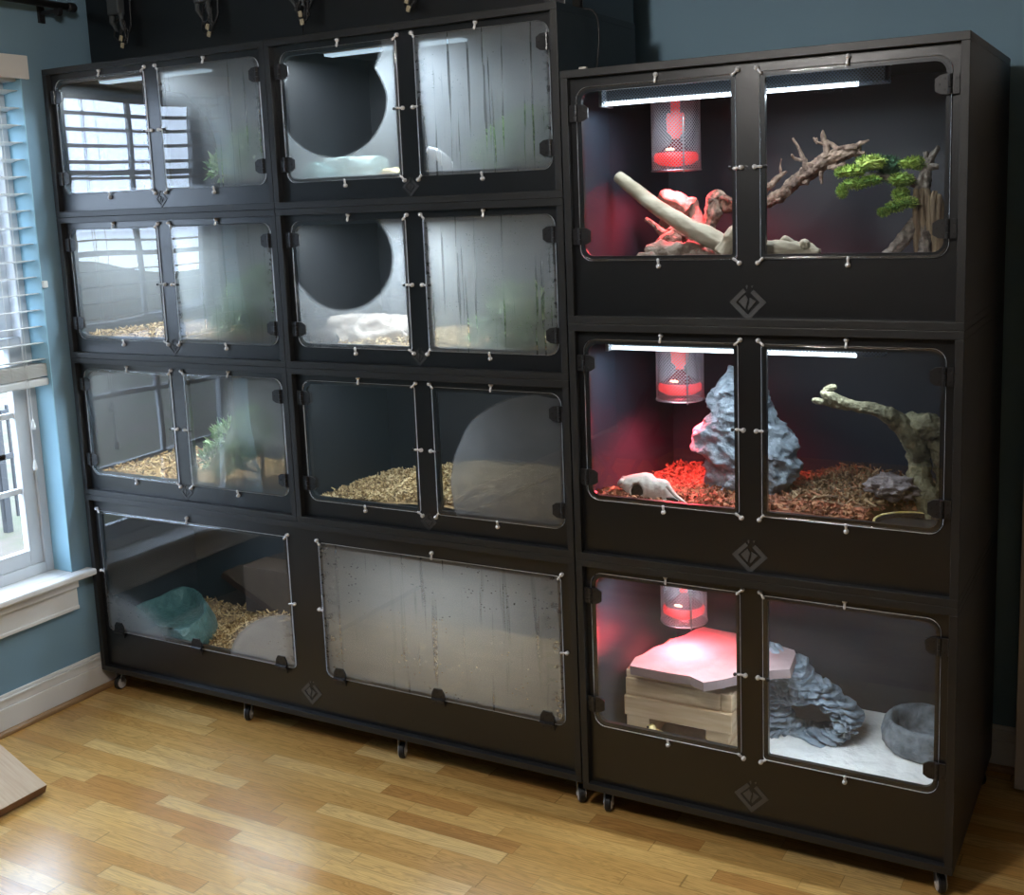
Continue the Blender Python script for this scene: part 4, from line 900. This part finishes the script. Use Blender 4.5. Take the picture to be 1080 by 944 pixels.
single('stone_tile', bm, M['slab'], 'pale flat stone under the pine tree roots', 'stone', smooth=False)

# ================================================================ RIGHT STACK, MIDDLE: skull, bark, rock, branch
_w = atY(962, 552, .115)
hB2 = lambda x, y: ZB[1]+.150-.060*y+.012*math.sin(x*14)*math.cos(y*9)+.014*max(0, 1-abs(x-2.42)/.2)-.045*(1 if math.hypot(x-_w.x, y-.135) < .104 else 0)
chips('bark_chips', XI0, XI1, YI0, YI1, hB2, 5200, M['mulch_red'], (.022, .009, .004), 'red brown bark chips covering the floor of the middle right enclosure', 'bark chips', 3, .55, avoid=(_w.x, .135, .097))
chips('bark_shreds', 2.30, XI1, .16, YI1, lambda x, y: hB2(x, y)+.012, 1500, M['mulch_brown'], (.034, .006, .003), 'brown shredded bark at the back of the middle right enclosure', 'bark chips', 4, .6, avoid=(_w.x, .135, .097))
def loft_rock(rows, Y, dy, seed, amp=.30, n=90, rows_per=6):
    bm = bmesh.new(); rings = []; R_ = []
    for i in range(len(rows)-1):
        for k in range(rows_per): t = k/rows_per; R_.append([rows[i][j]*(1-t)+rows[i+1][j]*t for j in range(3)])
    R_.append(list(rows[-1]))
    for v, ul, ur in R_:
        a = atY(ul, v, Y); b = atY(ur, v, Y); c = (a+b)/2; hw = (b-a).length/2; ring = []
        for k in range(n):
            t = 2*PI*k/n; d = Vector((math.cos(t), math.sin(t)*dy/max(hw, .02)*min(1, hw/.06+.25), 0)); p = c+Vector((d.x*hw, math.sin(t)*min(dy, hw*1.3), 0))
            q = p*16+Vector((seed, 0, seed)); h = -1.5*abs(noise.noise(q*1.1))+.35+.25*noise.noise(q*2)
            r = Vector((math.cos(t), math.sin(t), 0)); p = p+r*hw*amp*h*(1 if abs(r.y) > .25 else .6); p += r*(.014*min(1, hw/.05)*(-abs(noise.noise(p*22))*2.2-abs(noise.noise(p*48))*1.0+.75)); p.z += .006*noise.noise(q*1.3+Vector((5, 5, 5))); ring.append(bm.verts.new(p))
        rings.append(ring)
    for i in range(len(rings)-1):
        for k in range(n): bm.faces.new((rings[i][k], rings[i][(k+1) % n], rings[i+1][(k+1) % n], rings[i+1][k]))
    bm.faces.new(rings[0]); bm.faces.new(rings[-1][::-1]); return bm
bm = loft_rock([(386, 768, 771), (396, 765, 790), (404, 762, 803), (409, 757, 806), (414, 751, 808), (424, 749, 811), (430, 754, 812), (438, 751, 814), (444, 747, 817), (449, 740, 828), (453, 735, 833), (466, 733, 840), (476, 734, 840), (480, 744, 838), (488, 747, 842), (497, 748, 840), (505, 748, 834), (520, 751, 834), (535, 754, 835), (556, 750, 836)], .30, .075, 3, .20)
single('rock_tower', bm, M['bluerock'], 'tall craggy blue grey rock spire in the middle right enclosure', 'rock')
c = atY(944, 512, .24); bm = bmesh.new(); rock(bm, (c.x, .24, c.z-.004), (.062, .05, .030), 5, .5, 2.2, ridge=True)
single('pitted_rock', bm, M['greyrock'], 'pitted grey rock lying on bark chips beside the thick branch', 'rock')
bm = bmesh.new()
pxbranch(bm, [(985, 560, .24, 12), (978, 525, .25, 14), (970, 505, .26, 12), (968, 486, .27, 10), (968, 470, .26, 13), (962, 458, .24, 13), (948, 446, .22, 10), (934, 437, .20, 8), (918, 431, .19, 6.5), (900, 428, .18, 6), (885, 424, .17, 6.5), (875, 418, .16, 7), (868, 411, .16, 4)], nz=.28, nscale=34, seed=41)
pxbranch(bm, [(880, 424, .17, 6), (870, 424, .16, 4), (862, 423, .15, 3.5), (857, 422, .15, 2)], nz=.3, seed=42); pxbranch(bm, [(870, 412, .16, 4), (878, 409, .16, 4), (882, 408, .16, 2)], nz=.3, seed=43)
pxbranch(bm, [(956, 452, .24, 10), (968, 448, .24, 13), (982, 450, .24, 12), (992, 446, .25, 9)], nz=.35, seed=44); pxbranch(bm, [(972, 462, .26, 10), (990, 470, .27, 12), (1000, 500, .28, 12), (996, 560, .28, 12)], nz=.3, seed=45)
single('thick_branch', bm, M['grape'], 'thick grey green branch arching left over the bark chips', 'branch')
c = atY(962, 552, .115); bm = bmesh.new()
DX, DY, DZ, DR = c.x, .135, c.z-.004, .088
lathe(bm, (DX, DY, DZ), [(.001, -.028), (DR-.018, -.028), (DR-.006, -.010), (DR-.003, 0), (DR+.002, 0), (DR, -.012), (DR-.010, -.034)], 40)
wd = thing('water_dish', 'shallow dark water dish with pale rim half buried in bark chips at front right', 'dish', (DX, DY, DZ-.034))
obj('dish_body', bm, M['dark'], wd, smooth=True)
bm = bmesh.new(); tube(bm, [(DX+DR*math.cos(2*PI*k/48), DY+DR*math.sin(2*PI*k/48), DZ) for k in range(49)], .0030, 6, .3, 60, cap=False); obj('dish_rim', bm, M['yellow'], wd, smooth=True)
bm = bmesh.new(); lathe(bm, (DX, DY, DZ-.010), [(.001, 0), (DR-.006, 0), (DR-.006, -.003), (.001, -.003)], 36); obj('water', bm, M['hinge'], wd)
# skull
def skull():
    r = thing('animal_skull', 'white horned animal skull lying on red-lit bark chips', 'skull', tuple(atY(690, 524, .10)))
    # side profile along the axis from the back of the head (left) to the nose (right): (u, vtop, vbottom, half depth m)
    prof = [(652, 508, 512.5, .006), (655, 504.5, 514, .016), (659, 503, 515.5, .024), (663, 501.3, 517.5, .031), (666, 500.6, 524, .035), (671, 500, 527, .037), (676, 499.2, 528, .035), (681, 498.6, 529, .031), (686, 500, 530, .027), (690.5, 504.6, 531, .024), (696, 505.2, 532, .022), (700.5, 505.6, 532, .020), (705, 509, 532, .017), (708.5, 517, 532.5, .014), (713, 521.5, 533, .011), (717, 525.5, 533.5, .007)]
    bm = bmesh.new(); rings = []; n = 36; Y = .095
    P2 = []
    for i in range(len(prof)-1):
        for k in range(4): t = k/4; P2.append([prof[i][j]*(1-t)+prof[i+1][j]*t for j in range(4)])
    P2.append(list(prof[-1]))
    sc = atY(671.5, 518.5, Y-.03)
    for (u, vt, vb, hd) in P2:
        a = atY(u, vt, Y); b = atY(u, vb, Y); ring = []
        for k in range(n):
            t = 2*PI*k/n; c = (a+b)/2; h = (a-b).length/2
            ct, st = math.cos(t), math.sin(t); p = Vector((c.x, Y+math.copysign(abs(st)**.8, st)*hd, c.z+ct*h))
            p += Vector((0, .0012, .0012))*noise.noise(p*60)
            # eye socket pressed in on both sides
            dx = (p.x-sc.x)/.0160; dz = (p.z-sc.z)/.0190; e = dx*dx+dz*dz
            if e < 1.9 and ct > -.8 and ct < .85:
                if e < 1: p.y += (-1 if st > 0 else 1)*.020*(1-e**2*.2)*abs(st)
                else: p.y += (1 if st > 0 else -1)*.0035*(1-abs(e-1.35)/.55)
            ring.append(bm.verts.new(p))
        rings.append(ring)
    for i in range(len(rings)-1):
        for k in range(n): bm.faces.new((rings[i][k], rings[i][(k+1) % n], rings[i+1][(k+1) % n], rings[i+1][k]))
    bm.faces.new(rings[0]); bm.faces.new(rings[-1][::-1])
    obj('cranium', bm, M['bone'], r, smooth=True)
    q = atY(671.5, 518.8, Y-.028); bm = bmesh.new(); rock(bm, (q.x, Y-.026, q.z), (.0168, .009, .0188), 2, .1, sub=3); obj('eye_socket_shade', bm, M['dark'], r, smooth=True)  # dark blob paints in the shade inside the socket
    bm = bmesh.new(); cc = atY(671.2, 518.8, Y-.034); tube(bm, [(cc.x+.0158*math.cos(2*PI*k/24), Y-.0345+.004*math.cos(2*PI*k/24), cc.z+.0182*math.sin(2*PI*k/24)) for k in range(9, 23)], .0024, 8, .2, 90, cap=False); obj('brow_ridge', bm, M['bone'], r, smooth=True)
    bm = bmesh.new(); pxbranch(bm, [(660, 508, .08, 3.5), (655, 508, .07, 2.8), (652.5, 511, .07, 1.6)], nz=.15, seg=8); pxbranch(bm, [(661, 505, .12, 3), (657, 503.5, .13, 2)], nz=.1, seg=8); obj('horn_stub', bm, M['bone'], r, smooth=True)
    bm = bmesh.new(); pxbranch(bm, [(704, 512, .075, 2.5), (711, 521, .07, 2.2), (718, 527, .068, 1.5), (728, 534, .066, .8)], nz=.15, seg=8); pxbranch(bm, [(700, 530, .075, 3), (712, 532, .07, 2), (720, 533.5, .068, 1.2)], nz=.1, seg=8); obj('nose_bone', bm, M['bone'], r, smooth=True)
    bm = bmesh.new(); pxbranch(bm, [(658, 525, .07, 1.2), (662, 523, .07, 1.2), (664, 528, .07, 1)], nz=.1, seg=8); obj('jaw_hook', bm, M['bone'], r, smooth=True)
    bm = bmesh.new(); pxbranch(bm, [(703, 525.5, .066, 1.0), (709, 526.5, .062, 2.0), (715, 528.5, .062, 1.2)], nz=0, seg=10); obj('nostril_shade', bm, M['dark'], r, smooth=True)  # dark strip paints in the shade between the nose bones
    bm = bmesh.new(); pxbranch(bm, [(664, 517, .066, .8), (658, 514.5, .072, 1.3), (654, 514, .08, .8)], nz=.1, seg=8); obj('skull_base_shade', bm, M['dark'], r, smooth=True)  # dark strip paints in the shade under the back of the skull
skull()

# ================================================================ RIGHT STACK, BOTTOM: sand, lumber hide, rock cave, bowl
zs = .133
hB3 = lambda x, y: zs+.004*noise.noise(Vector((x*9, y*9, 1)))+.006*noise.noise(Vector((x*22, y*22, 2)))
V = []; F = []; nx, ny = 110, 80
for j in range(ny+1):
    for i in range(nx+1): x = XI0+(XI1-XI0)*i/nx; y = YI0+(YI1-YI0)*j/ny; V.append((x, y, hB3(x, y)))
for j in range(ny):
    for i in range(nx): a = j*(nx+1)+i; F.append((a, a+1, a+nx+2, a+nx+1))
tag(pydata('sand_bed', V, F, M['sand'], base=((XI0+XI1)/2, .3, zs), smooth=True), 'white rippled sand covering the floor of the bottom right enclosure', 'sand', kind='stuff')
lh = thing('lumber_hide', 'hide of stacked pine lumber blocks under the flat stone slab', 'hide', (2.02, .28, zs))
zz = [.128, .196, .256, .306, .348]; XWa, XWb = 1.868, 2.172; Y0 = .19
def lump(a, b, c, d, e, f_): obj('lumber_block', B((a, c, e), (b, d, f_)), M['pine'], lh, bevel=.003)
z1_, z2_, z3_ = .128, .196, .252
lump(XWa, XWa+.068, Y0, .50, z1_, z2_-.0005); lump(XWb-.075, XWb-.012, Y0+.01, .50, z1_, z1_+.034); lump(XWb-.078, XWb-.014, Y0+.005, .50, z1_+.0345, z2_-.0005)
lump(XWa-.003, XWb, Y0-.008, Y0+.032, z2_, z3_); lump(XWa, XWb, .46, .50, z2_, z3_)
lump(XWa-.001, XWb-.035, Y0, Y0+.036, z3_+.0005, .300); lump(XWb-.034, XWb-.002, Y0+.002, .50, z3_+.0005, .302); lump(XWa+.002, XWa+.04, Y0+.037, .50, z3_+.0005, .300)
lump(XWa-.001, XWb-.09, Y0+.006, Y0+.05, .3005, .322)
# flat slab
poly = [(664, 702), (670, 693), (678, 690), (690, 682), (701, 679), (708, 674), (722, 670), (734, 663), (742, 661), (760, 665), (778, 668), (800, 675), (820, 680), (838, 686), (839, 690), (833, 706), (815, 707), (782, 712), (760, 717), (742, 720), (728, 713), (706, 710), (684, 706)]
ZS0 = .333; bm = bmesh.new(); top = []; bot = []
for (u, v) in poly:
    p = atZ(u, v, ZS0+.026); tz = ZS0+.026+.0015*noise.noise(p*30)
    top.append(bm.verts.new((p.x, p.y, tz))); bot.append(bm.verts.new((p.x+.003*noise.noise(p*50), p.y+.004+.003*noise.noise(p*60), ZS0)))
bm.faces.new(top); bm.faces.new(bot[::-1])
for k in range(len(top)): bm.faces.new((top[k], bot[k], bot[(k+1) % len(top)], top[(k+1) % len(top)]))
bmesh.ops.recalc_face_normals(bm, faces=bm.faces[:])
mn = min(v.co.y for v in bm.verts); print('SLAB', [min(v.co.x for v in bm.verts), max(v.co.x for v in bm.verts), mn, max(v.co.y for v in bm.verts)])
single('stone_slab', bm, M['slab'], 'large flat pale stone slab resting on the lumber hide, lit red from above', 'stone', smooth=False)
# slate cave: stacked-strata ring
def cave():
    outer = [(806, 678), (822, 684), (836, 693), (850, 700), (858, 716), (872, 722), (884, 734), (896, 742), (908, 756), (906, 768), (892, 778), (874, 786), (858, 794), (838, 798), (812, 792), (796, 786), (782, 768), (776, 740), (784, 706), (794, 686)]
    inner = [(828, 742), (836, 741), (846, 740), (858, 739), (866, 740), (870, 745), (876, 752), (881, 758), (882, 764), (876, 768), (866, 767), (858, 768), (851, 768), (846, 766), (841, 762), (838, 758), (835, 754), (832, 750), (830, 746), (828, 744)]
    Y = .40; n = 300
    def samp(lst, t):
        m_ = len(lst); f_ = t*m_; i = int(f_) % m_; k = f_-int(f_); a = lst[i]; b = lst[(i+1) % m_]; return (a[0]*(1-k)+b[0]*k, a[1]*(1-k)+b[1]*k)
    # rotate inner list so both start near the top
    bm = bmesh.new(); rings = []; ns = 56
    cx, cz = atY(850, 752, Y).x, atY(850, 752, Y).z
    ang_o = []; import bisect
    def polar(lst):
        out2 = []
        for k in range(n):
            a = 2*PI*k/n; best = None; dx, dz = math.cos(a), math.sin(a)
            pts = [atY(u, v, Y) for u, v in lst]; m_ = len(pts)
            for i in range(m_):
                p, q = pts[i], pts[(i+1) % m_]; ex, ez = q.x-p.x, q.z-p.z; den = dx*ez-dz*ex
                if abs(den) < 1e-9: continue
                t = ((p.x-cx)*ez-(p.z-cz)*ex)/den; s_ = ((p.x-cx)*dz-(p.z-cz)*dx)/den
                if t > 0 and -1e-6 <= s_ <= 1+1e-6: best = t if best is None else max(best, t)
            out2.append(best or .03)
        return out2
    ro, ri = polar(outer), polar(inner)
    for k in range(n):
        a = 2*PI*k/n; ring = []
        for j in range(ns):
            th = 2*PI*j/ns; mid = (ro[k]+ri[k])/2; hw = (ro[k]-ri[k])/2
            rr = mid-hw*math.cos(th); x = cx+math.cos(a)*rr; z = cz+math.sin(a)*rr
            yy = Y+.050*math.sin(th)
            lay = (z+.22*(x-cx))*64+1.3*noise.noise(Vector((x*6, yy*6, z*4)))
            fr_ = lay-math.floor(lay); L_ = math.floor(lay); brk = noise.noise(Vector((L_*5.3, (x+yy)*26, yy*12)))
            st = .020*(math.sin(PI*min(max(fr_*1.06-.03, 0), 1))**.45-.62)+.014*noise.noise(Vector((L_*3.3, x*11, yy*9)))-.014*max(0, .12-abs(brk))/.12+.004*noise.noise(Vector((x*60, yy*60, z*60)))
            nx_ = -math.cos(th)*math.cos(a); nz_ = -math.cos(th)*math.sin(a); ny_ = math.sin(th)
            ring.append(bm.verts.new((x+nx_*st, yy+ny_*st*1.5, max(z+nz_*st, zs-.004))))
        rings.append(ring)
    for k in range(n):
        for j in range(ns): bm.faces.new((rings[k][j], rings[k][(j+1) % ns], rings[(k+1) % n][(j+1) % ns], rings[(k+1) % n][j]))
    return bm
single('slate_cave', cave(), M['slate'], 'blue grey layered rock cave with a round opening on white sand', 'cave')
# stone bowl
def stone_bowl():
    cx, cy = 2.615, .44; R_ = .118; bm = bmesh.new(); prof = [(.80, .0), (.98, .02), (1.0, .045), (.94, .068), (.86, .078), (.76, .072), (.68, .055), (.60, .030), (.30, .022), (.001, .020)]; n = 60; rings = []
    for i, (r, z) in enumerate(prof):
        ring = []
        for k in range(n):
            t = 2*PI*k/n; q = Vector((math.cos(t)*r*4, math.sin(t)*r*4, z*40)); s_ = 1+(.06 if i < 8 else .01)*(-abs(noise.noise(q))+.3*noise.noise(q*2.5))
            ring.append(bm.verts.new((cx+R_*r*s_*math.cos(t), cy+R_*.92*r*s_*math.sin(t), zs-.003+z*1.15+(.004*noise.noise(q) if 2 < i < 7 else 0))))
        rings.append(ring)
    for i in range(len(rings)-1):
        for k in range(n): bm.faces.new((rings[i][k], rings[i][(k+1) % n], rings[i+1][(k+1) % n], rings[i+1][k]))
    bm.faces.new(rings[0][::-1]); return bm
single('stone_bowl', stone_bowl(), M['bowl'], 'grey rock textured water bowl standing on white sand at the right', 'bowl')
c = atY(690, 772, .16); gk = thing('gecko', 'small yellow spotted gecko peeking out on the sand below the lumber hide', 'gecko', (c.x, c.y, zs))
p0 = atY(683, 771, .09); p1 = atY(694, 779, .07)
h0 = atY(686, 769, .155)
pts = [(h0.x+.050, .160, zs+.012), (h0.x+.040, .156, zs+.030), (h0.x+.026, .154, h0.z-.012), (h0.x+.014, .153, h0.z-.004), (h0.x+.004, .152, h0.z+.004), (h0.x-.008, .150, h0.z+.006)]
a, b = interp(pts, [.010, .013, .014, .010, .013, .005], 6); tube(bm := bmesh.new(), a, b, 16)
for s_ in (-1, 1):
    tube(bm, [(h0.x+.030, .156, h0.z-.016), (h0.x+.030+s_*.016, .150, h0.z-.022), (h0.x+.030+s_*.020, .166, h0.z-.034)], [.005, .0035, .0025], 8)
    tube(bm, [(h0.x+.048, .160, zs+.014), (h0.x+.050+s_*.016, .152, zs+.012), (h0.x+.050+s_*.024, .150, zs+.006)], [.006, .004, .003], 8)
a, b = interp([(h0.x+.050, .160, zs+.012), (h0.x+.075, .158, zs+.009), (h0.x+.105, .150, zs+.007)], [.009, .006, .002], 4); tube(bm, a, b, 10)
obj('body', bm, M['yellow'], gk, smooth=True)
for s_ in (-1, 1):
    bm = bmesh.new(); rock(bm, (h0.x-.001, .152+s_*.010-.002, h0.z+.012), (.0035, .003, .0035), 1, 0, sub=2); obj('eye', bm, M['dark'], gk, smooth=True)

# ================================================================ LEFT STACK CONTENTS
def inner(x0): return x0+.021, x0+WA-.021
def leafy(name, label, cat, blobs, ln, wd, m, base, n=500, seed=1, stems=True):
    r = thing(name, label, cat, base); rnd = random.Random(seed); V = []; F = []
    blobs = [((c[0], c[1]-.065, c[2]), s) for c, s in blobs]
    for (c, s) in blobs: tufts(V, F, c, s, n, ln, wd, rnd, .4)
    xa = .035+(WA if base[0] > WA else 0); V = [(min(max(p[0], xa), xa+.84), min(max(p[1], .045), .43), p[2]) for p in V]
    pydata('foliage', V, F, M[m], r)
    bm = bmesh.new()
    for (c, s) in blobs:
        P_ = [Vector(base), (Vector(base)+Vector(c))/2+Vector((.01, .01, 0)), Vector(c)]; a, b = interp(P_, [.006, .005, .003], 4); tube(bm, a, b, 8, .2, 40)
    obj('stem', bm, M['drift'], r); return r
for k, (key, x0, zi, m_, nm) in enumerate((('A1', 0, 3, 'mulch_gold', 'top enclosure of the far left column'), ('A2', 0, 2, 'mulch_gold', 'second enclosure of the far left column'), ('A3', 0, 1, 'mulch_gold', 'third enclosure of the far left column'),
                             ('C1', WA, 3, 'mulch_gold', 'top enclosure of the middle column'), ('C2', WA, 2, 'mulch_tan', 'second enclosure of the middle column'))):
    a, b = inner(x0); z = ZA[zi]
    chips('wood_chips', a, b, .033, .444, (lambda z: (lambda x, y: z+.066+.008*math.sin(x*11)))(z), 1500, M[m_], (.022, .006, .003), 'golden wood chips on the floor of the %s' % nm, 'wood chips', 10+k)
a, b = inner(WA)
def hC3(x, y):
    t = min(1, max(0, (x-a)/.42)); return ZA[1]+.058+.062*(t*t*(3-2*t))*(.45+1.1*y)-.020*max(0, (x-WA-.6)/.3)*(1-y)
chips('tan_wood_chips', a, b, .033, .444, hC3, 6500, M['mulch_tan'], (.024, .007, .003), 'tan wood chips heaped in the third enclosure of the middle column', 'wood chips', 21, .6)
a, b = .021, 2*WA-.021
def hD(x, y):
    return ZA[0]+(.085 if x < .42 else .10)+.085*min(1, max(0, (y-.02)/.42))*(.35+.65*min(1, max(0, (x-.30)/.2))) 
chips('brown_wood_chips', a, b, .033, .444, hD, 9000, M['mulch_gold'], (.026, .007, .003), 'golden brown wood chips across the floor of the wide bottom enclosure', 'wood chips', 22, .55)
# plants and hides
z = ZA[3]+.066
c = atY(556, 152, .17)
leafy('leafy_plant', 'green leafy plant behind the streaked right door, top of the middle column', 'plant', [((c.x, .17, c.z), (.07, .07, .05)), ((c.x+.04, .19, c.z+.02), (.05, .06, .06)), ((c.x-.05, .16, c.z-.03), (.05, .05, .03))], .030, .006, 'leaf', (c.x, .2, z), 420, 3)
c = atY(262, 178, .15)
leafy('leafy_plant', 'faint green plant behind the fogged door, top of the far left column', 'plant', [((c.x-.02, .15, c.z), (.06, .07, .04)), ((c.x+.02, .20, c.z+.04), (.05, .06, .07))], .028, .006, 'leaf', (c.x, .2, z), 300, 4)
z = ZA[2]+.066; c = atY(272, 325, .15)
leafy('leafy_plant', 'bushy green plant at the right of the second enclosure, far left column', 'plant', [((c.x, .15, c.z), (.06, .06, .08)), ((c.x-.05, .16, c.z-.04), (.06, .06, .04)), ((c.x+.03, .2, c.z+.03), (.04, .05, .09))], .032, .005, 'leaf', (c.x, .2, z), 480, 5)
z = ZA[1]+.066; c = atY(262, 465, .15)
leafy('leafy_plant', 'green trailing plant behind the fogged right door, third enclosure, far left column', 'plant', [((c.x, .15, c.z), (.08, .06, .07)), ((c.x+.05, .18, c.z+.04), (.05, .06, .07)), ((c.x-.05, .14, c.z-.05), (.07, .06, .04))], .032, .005, 'leaf', (c.x, .2, z), 420, 6)
# pale teal stone box with a dark front lump (top, middle column)
p0 = atY(322, 168, .22); p1 = atY(396, 190, .22)
bm = bmesh.new(); rock(bm, ((p0.x+p1.x)/2+.01, .25, ZA[3]+.09), (.155, .08, .075), 3, .10, 2.0, 5)
for v in bm.verts:
    v.co.z = min(v.co.z, ZA[3]+.142+.002*noise.noise(v.co*60)); v.co.z = max(v.co.z, ZA[3]+.03); v.co.x = min(max(v.co.x, WA+.024), p1.x); v.co.y = max(v.co.y, .19)
single('stone_hide', bm, M['tealstone'], 'pale teal stone hide, top enclosure of the middle column', 'hide')
c = atY(335, 186, .14); bm = bmesh.new(); rock(bm, (c.x, .14, ZA[3]+.085), (.062, .045, .045), 6, .12)
single('mossy_stone', bm, M['teal'], 'low mossy dark stone in front of the pale teal hide', 'stone')
bm = bmesh.new(); P_ = [atY(452, 158, .06), atY(462, 163, .06), atY(472, 173, .07), atY(482, 186, .08)]; a_, b_ = interp(P_, [.010, .014, .014, .008], 6); tube(bm, a_, b_, 14, .05)
single('curved_tube', bm, M['whitehide'], 'white curved plastic piece low behind the streaked door', 'ornament')
c = atY(415, 186, .08); bm = bmesh.new(); rock(bm, (c.x-.01, .09, ZA[3]+.075), (.035, .03, .022), 8, .3); single('amber_stone', bm, M['yellow'], 'small amber stone at the lower right of the oval clear patch', 'stone')
# beige hide (second, middle column)
bm = bmesh.new(); p0 = atY(322, 350, .18); p1 = atY(430, 350, .18); rock(bm, ((p0.x+p1.x)/2, .22, ZA[2]+.05), ((p1.x-p0.x)/2, .09, .100), 4, .22, 1.6, 5, ridge=True)
for v in bm.verts: v.co.z = min(v.co.z, ZA[2]+.125+.25*(v.co.x-p0.x)*.10+.004*noise.noise(v.co*40)); v.co.x = max(v.co.x, WA+.024); v.co.z = max(v.co.z, ZA[2]+.03)
single('rock_hide', bm, M['beigestone'], 'beige rock hide in the second enclosure of the middle column', 'hide')
c = atY(338, 352, .08); bm = bmesh.new(); rock(bm, (c.x, .09, ZA[2]+.072), (.055, .030, .032), 9, .1); single('clay_dome', bm, M['brownbox'], 'small brown dome in front of the beige rock hide', 'hide')
c = atY(556, 335, .14)
leafy('leafy_plant', 'pale green plant leaning in the right of the second enclosure, middle column', 'plant', [((c.x, .14, c.z), (.06, .06, .08)), ((c.x-.06, .15, c.z-.05), (.06, .06, .04)), ((c.x+.04, .17, c.z-.02), (.03, .05, .09))], .05, .012, 'leaf', (c.x, .2, ZA[2]+.066), 160, 7)
# teal corner bowl (wide enclosure)
def corner_bowl():
    zr = .255; rim = [atZ(u, v, zr) for u, v in ((137, 642), (150, 636), (165, 630), (180, 623), (191, 618), (203, 619), (212, 625), (218, 634), (219, 644), (212, 654), (200, 662), (186, 666), (172, 664), (158, 656), (146, 649))]
    cx = sum(p.x for p in rim)/len(rim); cy = sum(p.y for p in rim)/len(rim)
    rs = []
    for i in range(len(rim)):
        for k in range(6): t = k/6; rs.append(rim[i].lerp(rim[(i+1) % len(rim)], t))
    # smooth outline
    for _ in range(6): rs = [(rs[i-1]+rs[i]*2+rs[(i+1) % len(rs)])/4 for i in range(len(rs))]
    bm = bmesh.new(); rings = []
    for (s_, z_, off) in ((1.04, .165, .030), (1.03, .20, .022), (1.0, .235, .008), (.99, .252, 0), (.96, .258, 0), (.92, .252, 0), (.88, .225, 0), (.78, .205, 0), (.4, .200, 0), (.01, .2, 0)):
        ring = []
        for p in rs:
            d = Vector((p.x-cx, p.y-cy, 0)); q = Vector((cx, cy, 0))+d*s_+d.normalized()*off; w_ = .004*noise.noise(Vector((p.x*30, p.y*30, z_*60)))
            ring.append(bm.verts.new((max(q.x+w_, .024), max(min(q.y+w_, .44), .034), z_+.003*noise.noise(p*25))))
        rings.append(ring)
    n = len(rs)
    for i in range(len(rings)-1):
        for k in range(n): bm.faces.new((rings[i][k], rings[i][(k+1) % n], rings[i+1][(k+1) % n], rings[i+1][k]))
    bm.faces.new(rings[0]); return bm
single('corner_bowl', corner_bowl(), M['teal'], 'teal corner water bowl at the left of the wide bottom enclosure', 'bowl')
p0 = atY(258, 590, .34); p1 = atY(330, 612, .34)
bm = bmesh.new(); box(bm, (p0.x, .33, ZA[0]+.15), (p0.x+.36, .443, atY(270, 586, .44).z)); single('brown_hide_box', bm, M['brownbox'], 'plain brown hide box at the back of the wide bottom enclosure', 'hide', smooth=False)

# ================================================================ LEANING BOARD
lb = thing('wooden_board', 'pale laminated wooden board leaning at the lower left on the floor', 'board', (.433, -.85, 0))
dx, dz = .247-.433, .111-.03; L = math.hypot(dx, dz); ux, uz = dx/L, dz/L; nx_, nz_ = -uz, ux   # along the board; normal (down-left)
if nz_ > 0: nx_, nz_ = -nx_, -nz_
th = .028; A_ = (.437, .0305); ln_ = (.437-XL-.004)/abs(ux); bm = bmesh.new()
A_ = (.437, .0305)
q4 = [A_, (A_[0]+ux*ln_*.98, A_[1]+uz*ln_*.98), (A_[0]+ux*ln_*.98+nx_*th, A_[1]+uz*ln_*.98+nz_*th), (A_[0]+nx_*th, A_[1]+nz_*th)]
for y_ in (0,):
    f0 = [bm.verts.new((x, -.569, z)) for x, z in q4]; f1 = [bm.verts.new((x, -1.25, z)) for x, z in q4]
    for k in range(4):
        f = bm.faces.new((f0[k], f0[(k+1) % 4], f1[(k+1) % 4], f1[k])); f.material_index = 0 if k == 0 else 1
    bm.faces.new(f0).material_index = 1; bm.faces.new(f1[::-1]).material_index = 1
obj('board', bm, [M['panelwood'], M['panelend']], lb, bevel=.002)

# ================================================================ OUT OF FRAME (chair mirrored in the doors, added fill lamp)
ch = thing('folding_chair', 'black folding chair behind the viewer, mirrored faintly in the doors', 'chair', (1.0, -2.2, 0))
for s_ in (-1, 1):
    y_ = -2.2+s_*.2
    bm = bmesh.new(); tube(bm, [(.75, y_, .01), (1.20, y_, .85)], .014, 8); obj('leg', bm, M['hinge'], ch)
    bm = bmesh.new(); tube(bm, [(1.27, y_*1.0, .01), (.85, y_, .55)], .014, 8); obj('leg', bm, M['hinge'], ch)
obj('seat', B((.77, -2.39, .45), (1.18, -2.01, .48)), M['seat'], ch, bevel=.01)
obj('backrest', B((1.15, -2.39, .62), (1.20, -2.01, .86)), M['seat'], ch, bevel=.01)

cl = thing('added_fill_lamp', 'round white lamp added out of view to fill the room with light', 'pendant lamp', (2.0, -1.6, 2.30))  # unseen fixture, added for its light
bm = bmesh.new(); tube(bm, [(2.0, -1.6, 2.42), (2.0, -1.6, ZC-.002)], .006, 8); lathe(bm, (2.0, -1.6, 0), [(.05, ZC-.002), (.05, ZC-.02), (.006, ZC-.03)], 16); obj('cord', bm, M['steel'], cl)
bm = bmesh.new(); lathe(bm, (2.0, -1.6, 2.30), [(  .11*math.sin(PI*k/12)+.0005, .11*math.cos(PI*k/12)) for k in range(13)], 24); obj('globe_shade', bm, M['globe'], cl, smooth=True)
